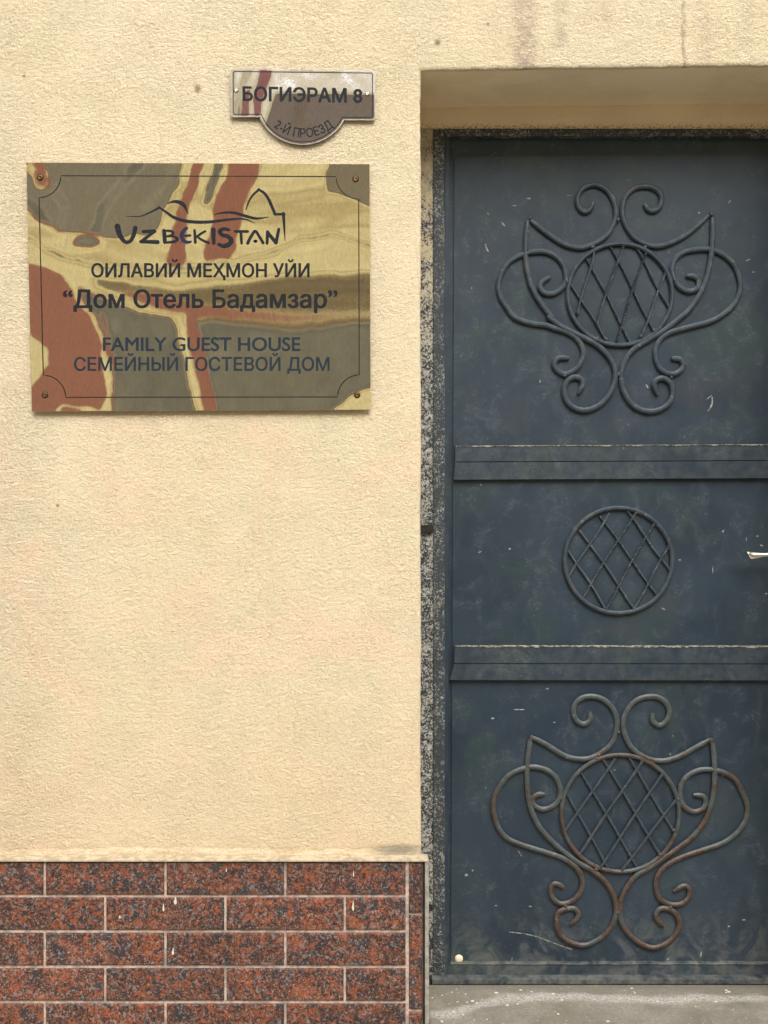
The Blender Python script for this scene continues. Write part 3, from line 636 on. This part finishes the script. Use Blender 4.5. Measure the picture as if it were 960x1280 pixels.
def text_line(s, px0, px1, ybase, ytop, y, mat, parent, bold=.012, slope=0, name='lettering'):
    me = bolden(text_mesh(s), bold); n = len(me.vertices); co = np.empty(n * 3); me.vertices.foreach_get('co', co); co = co.reshape(-1, 3)
    cap = .728 if any(ord(ch_) > 1000 for ch_ in s) else .691
    x0, x1 = co[:, 0].min(), co[:, 0].max(); u = (co[:, 0] - x0) / (x1 - x0); px = px0 + (px1 - px0) * u; py = ybase - (ybase - ytop) * co[:, 1] / cap + slope * (px - px0)
    out = np.stack([(px - 480) * K * (D + y) / D, np.where(co[:, 2] > 0, y - (co[:, 2] - .001) * 1.5, y + .0006), ZC + (640 - py) * K * (D + y) / D], 1)
    me.vertices.foreach_set('co', out.ravel()); me.materials.append(mat); me.name = name
    o = bpy.data.objects.new(name, me); COL.objects.link(o); o.parent = parent; me.transform(Matrix.Translation(-parent.location)); return o

# ------------------------------------------------------------ mirroring sheets, normals aimed to place each reflected colour
def inpoly(px, py, poly):
    c = np.zeros(px.shape, bool); j = len(poly) - 1
    for i in range(len(poly)):
        (xi, yi), (xj, yj) = poly[i], poly[j]
        if yi != yj: c ^= ((yi > py) != (yj > py)) & (px < (xj - xi) * (py - yi) / (yj - yi) + xi)
        j = i
    return c
def vnoise(x, y, seed, oct=3):
    r = np.random.default_rng(seed); g = r.random((64, 64)); out = 0; amp = 1; tot = 0
    for o in range(oct):
        xi, yi = np.floor(x).astype(int), np.floor(y).astype(int); fx, fy = x - xi, y - yi; fx = fx * fx * (3 - 2 * fx); fy = fy * fy * (3 - 2 * fy)
        a = g[xi % 64, yi % 64]; b = g[(xi + 1) % 64, yi % 64]; c = g[xi % 64, (yi + 1) % 64]; d = g[(xi + 1) % 64, (yi + 1) % 64]
        out = out + amp * ((a * (1 - fx) + b * fx) * (1 - fy) + (c * (1 - fx) + d * fx) * fy); tot += amp; amp *= .5; x = x * 2 + 7; y = y * 2 + 3
    return out / tot - .5
# street spots whose colours the aimed normals put into the reflection
TGT = {'Y': (-1.9, -7.5, 3.3), 'R': (-4.6, -7.5, 1.6), 'G': (-1.5, -3.1, -.15), 'H': (-1.5, -5.3, -.15), 'B': (-1.2, -7.5, .45), 'L': (-1.9, -7.5, 2.55), 'W': (-2.0, -7.5, 4.6)}
def aim_normals(px, py, wx, wz, y, field, blur):
    """field: (ny, nx, 3) target points, blurred; returns the mirror normals"""
    for _ in range(blur):
        f = np.pad(field, ((1, 1), (1, 1), (0, 0)), 'edge'); field = (f[:-2, 1:-1] + f[2:, 1:-1] + f[1:-1, :-2] + f[1:-1, 2:] + 2 * f[1:-1, 1:-1]) / 6
    P = np.stack([wx, np.full_like(wx, y), wz], -1); a = field - P; a /= np.linalg.norm(a, axis=-1, keepdims=True)
    b = np.array((0, -D, ZC)) - P; b /= np.linalg.norm(b, axis=-1, keepdims=True); n = a + b; return n / np.linalg.norm(n, axis=-1, keepdims=True)
def grid_mesh(name, wx, wz, y, nrm, mat, parent, keep=None):
    ny, nx = wx.shape; idx = np.arange(ny * nx).reshape(ny, nx)
    q = np.stack([idx[:-1, :-1], idx[1:, :-1], idx[1:, 1:], idx[:-1, 1:]], -1).reshape(-1, 4)
    if keep is not None: q = q[keep.reshape(-1)]
    me = bpy.data.meshes.new(name); v = np.stack([wx.ravel(), np.full(ny * nx, y), wz.ravel()], 1)
    me.vertices.add(len(v)); me.vertices.foreach_set('co', v.ravel()); me.loops.add(q.size); me.loops.foreach_set('vertex_index', q.ravel().astype(np.int32))
    me.polygons.add(len(q)); me.polygons.foreach_set('loop_start', np.arange(0, q.size, 4, dtype=np.int32)); me.update(calc_edges=True)
    at = me.attributes.new('aim_normal', 'FLOAT_VECTOR', 'POINT'); at.data.foreach_set('vector', nrm.reshape(-1, 3).astype(np.float32).ravel())
    me.materials.append(mat); me.transform(Matrix.Translation(-parent.location)); o = bpy.data.objects.new(name, me); COL.objects.link(o); o.parent = parent; return o

# big brass plaque
PY = -.0125
plaque = empty('guest_house_plaque', 'large brass plaque naming a family guest house, screwed to the cream wall', 'sign', (X(250), -.004, Z(358)))
cor = [(33, 203.2), (462, 205.2), (463, 511.8), (40, 514)]
nx, ny = 520, 374; U, V = np.meshgrid(np.linspace(0, 1, nx), np.linspace(0, 1, ny))
px = (cor[0][0] * (1 - U) + cor[1][0] * U) * (1 - V) + (cor[3][0] * (1 - U) + cor[2][0] * U) * V
py = (cor[0][1] * (1 - U) + cor[1][1] * U) * (1 - V) + (cor[3][1] * (1 - U) + cor[2][1] * U) * V
wx, wz = (px - 480) * K * (D + PY) / D, ZC + (640 - py) * K * (D + PY) / D
zx, zy = (px - 30) / .45833, (py - 200) / .45833            # the coordinates the reflected colour patches are drawn in
wa = vnoise(zx / 34, zy / 34, 1, 4) * 18 + vnoise(zx / 9, zy / 9, 5, 2) * 4; wb = vnoise(zx / 30, zy / 30, 2, 4) * 16
qx, qy = zx + wa, zy + wb
F = np.empty((ny, nx, 3)); F[:] = TGT['Y']
def fill(poly, key, amt=1.0):
    m_ = inpoly(qx, qy, poly); F[m_] = F[m_] * (1 - amt) + np.array(TGT[key]) * amt
def stroke(pts, wd, key, amt=1.0):
    d = np.full(qx.shape, 1e9)
    for (a, b), (c, e) in zip(pts, pts[1:]):
        L2 = (c - a) ** 2 + (e - b) ** 2; t = np.clip(((qx - a) * (c - a) + (qy - b) * (e - b)) / L2, 0, 1); d = np.minimum(d, np.hypot(qx - a - t * (c - a), qy - b - t * (e - b)))
    m_ = d < wd / 2; F[m_] = F[m_] * (1 - amt) + np.array(TGT[key]) * amt
# contour lines in the yellow: gentle waves that sweep over the string courses of the house opposite
wv = vnoise(zx / 260 + 3, (zy - .16 * zx + 40 * np.sin(zx / 130)) / 42, 3, 3); F[..., 2] += wv * 4.6
fill([(0, -10), (440, -10), (425, 60), (400, 110), (375, 140), (368, 190), (330, 205), (215, 212), (150, 202), (90, 192), (40, 165), (0, 130)], 'H')
stroke([(330, -10), (270, 60), (215, 130), (190, 205)], 34, 'G', .55); stroke([(420, -10), (390, 60), (330, 130)], 26, 'G', .3); stroke([(60, 60), (110, 120), (100, 190)], 26, 'G', .35); stroke([(0, 100), (40, 140), (60, 170)], 30, 'G', .5)
fill([(465, -10), (495, -10), (480, 60), (455, 110), (440, 160), (440, 220), (432, 292), (395, 292), (400, 200), (420, 140), (440, 90), (455, 50)], 'R')
fill([(525, -10), (548, -10), (528, 60), (502, 125), (484, 120), (490, 90), (510, 40)], 'G')
fill([(565, -10), (650, -10), (635, 50), (610, 90), (600, 130), (590, 180), (575, 240), (560, 272), (490, 272), (500, 230), (515, 160), (525, 100), (550, 50)], 'R')
fill([(830, -10), (960, -10), (960, 135), (915, 112), (870, 95), (832, 84), (822, 40)], 'H')
stroke([(960, 240), (890, 214), (830, 206), (770, 212), (720, 236), (650, 262), (560, 280), (430, 296)], 14, 'B', .9)
stroke([(0, 205), (60, 246), (150, 278), (250, 300), (330, 306), (430, 300)], 12, 'B', .9)
stroke([(20, 160), (70, 190), (140, 212)], 7, 'W')
m_ = ((zx - 168) / 52) ** 2 + ((zy - 225) / 24) ** 2 < 1; F[m_] = TGT['W']
m_ = ((qx - 168) / 40) ** 2 + ((qy - 225) / 16) ** 2 < 1; F[m_] = TGT['G']
stroke([(30, 20), (40, 35), (46, 60)], 40, 'Y'); stroke([(35, 10), (48, 30)], 12, 'R'); stroke([(40, 40), (48, 58)], 24, 'R', .6)
fill([(430, 345), (560, 332), (660, 316), (760, 300), (860, 306), (960, 300), (960, 400), (700, 385), (560, 372), (440, 362)], 'B', .9)
stroke([(640, 350), (760, 338), (960, 345)], 24, 'G', .45)
fill([(0, 285), (45, 292), (100, 312), (120, 350), (150, 382), (185, 430), (205, 500), (220, 580), (225, 640), (195, 700), (0, 700)], 'R')
fill([(0, 450), (45, 490), (70, 520), (72, 560), (50, 590), (20, 625), (0, 625)], 'Y')
stroke([(20, 640), (50, 650), (90, 660)], 5, 'R'); stroke([(80, 690), (110, 668), (160, 676), (195, 680)], 16, 'Y')
fill([(200, 318), (330, 338), (450, 352), (560, 368), (700, 384), (960, 398), (960, 440), (830, 442), (760, 455), (640, 450), (540, 435), (440, 425), (400, 415), (290, 378), (190, 345)], 'B')
fill([(250, 352), (400, 372), (560, 398), (720, 412), (960, 408), (960, 436), (830, 440), (760, 455), (640, 450), (540, 435), (440, 425), (400, 415), (290, 378)], 'R', .75)
fill([(140, 340), (200, 370), (300, 408), (400, 428), (415, 450), (430, 520), (450, 600), (470, 700), (238, 700), (245, 600), (225, 520), (200, 450), (170, 400)], 'G')
stroke([(215, 420), (232, 500), (246, 560)], 14, 'R', .45); stroke([(445, 440), (540, 444), (640, 458), (760, 463), (840, 449), (960, 444)], 20, 'B', .9)
stroke([(108, 316), (150, 380), (190, 436), (212, 500), (232, 570), (236, 640), (212, 690)], 15, 'Y')
stroke([(108, 316), (200, 352), (290, 390), (400, 423), (436, 428)], 11, 'Y'); stroke([(430, 425), (436, 500), (460, 580), (484, 700)], 16, 'Y')
fill([(445, 428), (470, 428), (482, 500), (502, 580), (524, 700), (494, 700), (470, 580), (450, 500)], 'R')
fill([(470, 437), (560, 442), (650, 457), (760, 462), (840, 446), (960, 440), (960, 622), (880, 650), (825, 700), (526, 700), (504, 580), (482, 500)], 'G')
stroke([(960, 632), (905, 652), (850, 690)], 26, 'Y', .82)
gm = F[..., 1] > -5
F[..., 1] += np.where(gm, vnoise(zx / 60, zy / 75, 9, 4) * 2.0 + vnoise(zx / 5, zy / 14, 19, 2) * .5, 0)
F[..., 0] += np.where(gm, (zx - 480) / 260 + vnoise(zx / 60, zy / 60, 21, 3) * 1.5, (zx - 480) / 620) + vnoise(zx / 4, zy / 30, 22, 2) * .15
rm = (F[..., 0] < -3.2) & ~gm; F[..., 0] = np.where(rm, np.clip(F[..., 0], -6.2, -3.35), F[..., 0])
Fb = F.copy()
for _ in range(60):
    f = np.pad(Fb, ((1, 1), (1, 1), (0, 0)), 'edge'); Fb = (f[:-2, 1:-1] + f[2:, 1:-1] + f[1:-1, :-2] + f[1:-1, 2:]) / 4
soft = np.clip(np.maximum(1.25 - np.hypot((zx - 740) / 330, (zy - 390) / 130), 1.2 - np.hypot((zx - 430) / 300, (zy - 350) / 62)), 0, 1)[..., None]; F = F * (1 - soft) + Fb * soft
nrm = aim_normals(px, py, wx, wz, PY, F, 20)
plate = grid_mesh('plate', wx, wz, PY, nrm, M['brass'], plaque)
obj('plate_rim', None, None, M['brass_edge'], plate, bm=prism_bm([(X(a, PY), Z(b, PY)) for a, b in ((32.7, 202.9), (462.3, 204.9), (463.3, 512.2), (39.7, 514.4))], PY + .0003, PY + .003))
plate.children[0].data.transform(Matrix.Translation((0, 0, 0)))
for a, b in ((60, 222), (437, 224), (66, 493), (438, 493)): 
    obj('spacer', None, None, M['gap'], plate, bm=lathe_bm(X(a), Z(b), ((.006, PY + .003), (.006, 0))))
TY = PY - .0005
text_line('ОИЛАВИЙ МЕҲМОН УЙИ', 114, 387, 346.3, 329.3, TY, M['ink'], plaque, .026)
text_line('“Дом Отель Бадамзар”', 78.5, 422, 384.6, 362.2, TY, M['ink'], plaque, .026)
text_line('FAMILY GUEST HOUSE', 128.5, 375.5, 438.5, 421.8, TY, M['ink_blue'], plaque, .018)
text_line('СЕМЕЙНЫЙ ГОСТЕВОЙ ДОМ', 92.5, 412, 463.3, 446.5, TY, M['ink_blue'], plaque, .018)
# engraved border with its scooped corners
def arc(x0, y0, x1, y1, cx, cy, n=12):
    a0 = math.atan2(y0 - cy, x0 - cx); a1 = math.atan2(y1 - cy, x1 - cx)
    while a1 - a0 > math.pi: a1 -= 2 * math.pi
    while a1 - a0 < -math.pi: a1 += 2 * math.pi
    r0_, r1_ = math.hypot(x0 - cx, y0 - cy), math.hypot(x1 - cx, y1 - cy)
    return [(cx + (r0_ + (r1_ - r0_) * t) * math.cos(a0 + (a1 - a0) * t), cy + (r0_ + (r1_ - r0_) * t) * math.sin(a0 + (a1 - a0) * t)) for t in [k / n for k in range(n + 1)]]
bp = arc(48.8, 247, 76, 219.6, 48.5, 219.5) + arc(420, 220.6, 448.4, 248.5, 448.5, 220.5) + arc(449, 468.6, 422, 496.2, 449.5, 496.5) + arc(82, 496.6, 54, 469, 54, 496.6)
obj('border_line', None, None, M['line'], plaque, bm=sweep([(X(a, TY), Z(b, TY)) for a, b in bp], TY + .0002, .0025, .0006, closed=True))
# emblem: brush strokes
lg = lambda a, b: (130 + a * .25, 230 + b * .25)
def brush(strokes, name, mat, GA=1.15, group=None):
    if group:
        i_ = 0
        for g_ in group: brush(strokes[i_:i_ + g_], name, mat, GA); i_ += g_
        return
    bm = bmesh.new()
    for k_, st in enumerate(strokes):
        smooth = st[0] != 'L'; pts = st[1:] if not smooth else st
        p = catmull(pts, 8) if smooth else [np.array(q, float) for q in catmull(pts, 1)]
        up, dn = [], []
        for i, q in enumerate(p):
            a = p[max(0, i - 1)]; b = p[min(len(p) - 1, i + 1)]; t = np.array((b[0] - a[0], b[1] - a[1])); t /= np.linalg.norm(t) + 1e-9
            n_ = np.array((-t[1], t[0])) * max(q[2] * GA, .8) / 2; up.append(lg(q[0] + n_[0], q[1] + n_[1])); dn.append(lg(q[0] - n_[0], q[1] - n_[1]))
        y0 = TY - k_ * .00002
        for i in range(len(up) - 1):
            vs_ = [bm.verts.new((X(a, TY), y0, Z(b, TY))) for a, b in (up[i], up[i + 1], dn[i + 1], dn[i])]; bm.faces.new(vs_)
        for (q, end) in ((p[0], 0), (p[-1], 1)):     # rounded ends
            if q[2] > 5:
                c0 = lg(q[0], q[1]); r_ = q[2] * GA / 2 * .25; bm.faces.new([bm.verts.new((X(c0[0] + r_ * math.cos(t), TY), y0 - .00001, Z(c0[1] + r_ * math.sin(t), TY))) for t in [2 * math.pi * k / 12 for k in range(12)]])
    bmesh.ops.recalc_face_normals(bm, faces=bm.faces[:]); return obj(name, None, None, mat, plaque, bm=bm)
brush([[(112, 162, 2), (180, 161, 4), (228, 143, 6), (278, 117, 8)], [(272, 116, 6), (310, 140, 9), (352, 168, 11), (420, 187, 12), (520, 190, 11), (620, 178, 9), (700, 175, 6), (755, 196, 2)],
       [(315, 100, 1), (345, 88, 9), (378, 92, 14), (402, 110, 12), (420, 150, 2)], [(548, 153, 2), (600, 143, 8), (650, 144, 10), (700, 158, 11), (760, 172, 9), (825, 165, 2)],
       [(710, 130, 3), (722, 92, 6), (742, 58, 7), (775, 27, 9)], [(772, 27, 8), (800, 45, 10), (822, 75, 11), (840, 115, 11), (856, 152, 10)], ['L', (852, 151, 9), (902, 151, 9)], ['L', (897, 148, 12), (901, 215, 8), (905, 286, 1.5)]], 'skyline_emblem', M['ink'], 1.4)
brush([[(67, 212, 25), (76, 248, 22), (95, 280, 18), (112, 291, 16), (132, 284, 16), (148, 255, 18), (156, 220, 20)],
       ['L', (196, 238, 14), (252, 236, 17)], ['L', (252, 236, 14), (186, 288, 14)], ['L', (184, 288, 15), (268, 290, 18)],
       ['L', (300, 234, 17), (304, 290, 17)], [(300, 233, 9), (332, 235, 11), (345, 245, 12), (332, 258, 10), (308, 262, 8)], [(308, 262, 8), (345, 262, 10), (366, 274, 13), (350, 288, 12), (304, 293, 10)],
       [(452, 231, 11), (455, 260, 13), (456, 292, 13)], [(506, 236, 9), (485, 248, 11), (462, 265, 9)], [(464, 262, 9), (490, 280, 11), (522, 294, 12)],
       ['L', (546, 228, 20), (548, 296, 15)],
       [(622, 229, 14), (598, 225, 16), (578, 236, 17), (590, 254, 17), (618, 262, 18), (636, 282, 20), (622, 303, 20), (596, 310, 18), (574, 302, 15)],
       ['L', (655, 237, 12), (718, 237, 12)], [(684, 238, 13), (686, 270, 13), (688, 296, 12)],
       [(718, 296, 14), (735, 262, 13), (756, 236, 13), (776, 262, 13), (795, 294, 14)], [(754, 286, 13), (760, 286, 13)],
       ['L', (815, 296, 13), (818, 240, 15)], ['L', (818, 242, 15), (858, 292, 16)], ['L', (860, 294, 15), (874, 226, 13)]], 'emblem_letter', M['ink'], group=[1, 3, 3, 3, 1, 1, 2, 2, 3])
brush([[(412, 221, 15), (393, 240, 17), (388, 262, 17), (398, 284, 16), (420, 291, 13), (434, 288, 9)], [(404, 259, 11), (430, 257, 11)]], 'emblem_letter', simple('violet_blue_ink', (34, 32, 56), (42, 40, 66), 200, .6, spec=.15))
def screw(px, py, y, r, mat, parent, slot=True):
    s_ = obj('screw', None, None, mat, parent, bm=lathe_bm(X(px, y), Z(py, y), ((r, y + .0005), (r * 1.02, y - .0008), (r * .8, y - .0019), (r * .35, y - .0021), (r * .3, y - .0010)), 16), smooth=True)
    h = obj('screw_hole', None, None, M['gap'], s_, bm=lathe_bm(X(px, y), Z(py, y), ((r * 1.28, y + .0002), (r * 1.28, y - .00015)), 16)); return s_
for a, b in ((50.2, 222), (444.5, 223.8), (56.2, 493.8), (446.3, 493.8)): screw(a, b, PY, .0062, M['brass_screw'], plaque)

# small steel street plate
SY = -.0085
sp = empty('street_name_plate', 'small polished steel street number plate with a rounded lower tab, above the large plaque', 'sign', (X(378), -.003, Z(130)))
def tab_outline(ins):
    P = []
    def rc(cx, cy, a0, a1, r=3.5): 
        for k in range(6): t = math.radians(a0 + (a1 - a0) * k / 5); P.append((cx + r * math.cos(t), cy + r * math.sin(t)))
    x0, x1 = 288 + ins, 469.2 - ins; t0, t1 = 85.8 + ins, 87.8 + ins; b0, b1 = 146.5 - ins, 150.3 - ins; r = max(1.5, 4 - ins * .5)
    rc(x0 + r, t0 + r, 180, 270, r); rc(x1 - r, t1 + r, 270, 360, r); rc(x1 - r, b1 - r, 0, 90, r)
    # tab: circular arc from (432,150) through (378,181) to (323,147.5)
    cx, cy, R = 378.2, 121.5, 59.5 - ins
    a0 = math.asin(min(1, (b1 - cy) / R)); a1 = math.pi - math.asin(min(1, (b0 - cy) / R))
    for k in range(29): t = a0 + (a1 - a0) * k / 28; P.append((cx + R * math.cos(t), cy + R * math.sin(t)))
    rc(x0 + r, b0 - r, 90, 180, r); return P
OUT = tab_outline(0)
obj('plate_rim', None, None, M['steel_edge'], sp, bm=prism_bm([(X(a, SY), Z(b, SY)) for a, b in OUT], SY, SY + .003))
nx2, ny2 = 260, 140; gx, gy = np.meshgrid(np.linspace(289, 468, nx2), np.linspace(86, 181, ny2))
inn = inpoly(gx, gy, tab_outline(1.1)); kp = inn[:-1, :-1] & inn[1:, 1:] & inn[1:, :-1] & inn[:-1, 1:]
W2x, W2z = (gx - 480) * K * (D + SY) / D, ZC + (640 - gy) * K * (D + SY) / D
hx, hy_ = (gx - 270) / .22917, (gy - 70) / .22917; qx = hx + vnoise(hx / 50, hy_ / 50, 11, 3) * 14; qy = hy_ + vnoise(hx / 60, hy_ / 40, 12, 3) * 10
F = np.empty((ny2, nx2, 3)); F[:] = (-1.2, -7.5, 5.3)
def lfill(poly, t, amt=1.0):
    m_ = inpoly(qx, qy, poly); F[m_] = F[m_] * (1 - amt) + np.array(t) * amt
F[..., 2] += vnoise(hx / 70, (hy_ - hx * .35) / 60, 14, 2) * 1.6
lfill([(60, 60), (110, 60), (95, 190), (150, 330), (60, 340)], TGT['L'], .8)
lfill([(160, 60), (195, 60), (150, 200), (130, 340), (110, 340), (120, 200)], TGT['B'], .8)
lfill([(240, 60), (305, 60), (300, 120), (262, 220), (240, 330), (205, 330), (205, 230), (225, 140)], TGT['R'])
lfill([(150, 200), (195, 170), (180, 330), (130, 330)], TGT['R'], .8)
lfill([(380, 60), (560, 60), (700, 90), (520, 85), (400, 80)], TGT['R'], .6)
lfill([(325, 198), (900, 205), (900, 500), (240, 500), (262, 370), (290, 290)], (-1.5, -7.0, -.12), .95)
lfill([(430, 215), (505, 215), (480, 300), (485, 360), (420, 390)], TGT['B'], .75)
n2 = aim_normals(gx, gy, W2x, W2z, SY - .0003, F, 16)
pl2 = grid_mesh('plate', W2x, W2z, SY - .0003, n2, M['steel'], sp, kp)
bl = tab_outline(3.6); obj('border_line', None, None, M['ink'], sp, bm=sweep([(X(a, SY), Z(b, SY)) for a, b in bl], SY - .0006, .0019, .0006, closed=True))
text_line('БОГИЭРАМ 8', 303, 453, 125.6, 108.2, SY - .0009, M['ink'], sp, .03, slope=.017)
# words along the curve of the tab
bmx = bmesh.new(); word = '2-Й ПРОЕЗД'; me_all = []
adv = []; 
for chh in word:
    if chh == ' ': adv.append((None, .34)); continue
    me = bolden(text_mesh(chh), .014); xs_ = [v.co.x for v in me.vertices]; adv.append((me, max(xs_) - min(xs_) + .13))
tot = sum(a for _, a in adv); scl = 11.4 / .728; cx, cy, R = 379.5, 111.7, 60.0; spread = 83.0 / (tot * scl)      # baseline circle in photo pixels
ang = math.pi / 2 + (tot * scl / R) / 2 * spread; yy0 = SY - .0009
for me, a in adv:
    half = a * scl / R / 2 * spread; ang -= half
    if me:
        xs_ = [v.co.x for v in me.vertices]; mid = (max(xs_) + min(xs_)) / 2; ca, sa = math.cos(ang), math.sin(ang); vm = []
        for v in me.vertices:
            u_, h_ = (v.co.x - mid) * scl * .84, v.co.y * scl; pxx = cx + (R - h_) * ca + u_ * sa; pyy = cy + (R - h_) * sa - u_ * ca
            vm.append(bmx.verts.new((X(pxx, yy0), yy0 - (v.co.z - .001) * 1.5 if v.co.z > 0 else yy0 + .0005, Z(pyy, yy0))))
        for p in me.polygons:
            try: bmx.faces.new([vm[i] for i in p.vertices])
            except ValueError: pass
    ang -= half
obj('lettering', None, None, M['ink'], sp, bm=bmx)
for a, b in ((295.2, 113.3), (459.2, 117.3)): screw(a, b, SY - .0003, .0042, M['steel_screw'], sp)

# ------------------------------------------------------------ the house opposite (gate and bands added as colours for the plates to mirror)
opp = empty('house_opposite', 'cream house front with red gate, across the street, mirrored in the metal plaques', 'house', (0, -7.5, -.15))
box('facade', -14, 14, -7.9, -7.5, -.15, 6.1, M['facade'], opp, bev=0)
box('base_band', -3.0, 14, -7.5, -7.46, -.15, 1.1, M['facade_base'], opp, bev=0)
for z0, z1, mt in ((2.42, 2.64, 'facade_band'), (3.95, 4.05, 'facade_band'), (2.86, 2.92, 'facade_band'), (4.5, 4.54, 'facade_band'), (5.85, 6.0, 'facade_band')): box('string_course', -3.0, 14, -7.5, -7.45, z0, z1, M[mt], opp, bev=0)
gt = box('gate', -6.6, -3.05, -7.5, -7.42, -.15, 3.3, M['red'], opp, bev=0)
for i in range(6): box('gate_post', -6.6 + i * .68, -6.52 + i * .68, -7.44, -7.40, -.1, 3.3, M['red'], gt, bev=0)
for xx in (2.2, 5.4):
    wd_ = box('window', xx, xx + 1.3, -7.5, -7.47, 1.6, 3.1, M['glass'], opp, bev=0); box('frame', xx + .62, xx + .68, -7.475, -7.45, 1.6, 3.1, M['trim'], wd_, bev=0)
# parts were built in world coordinates: nothing else to move
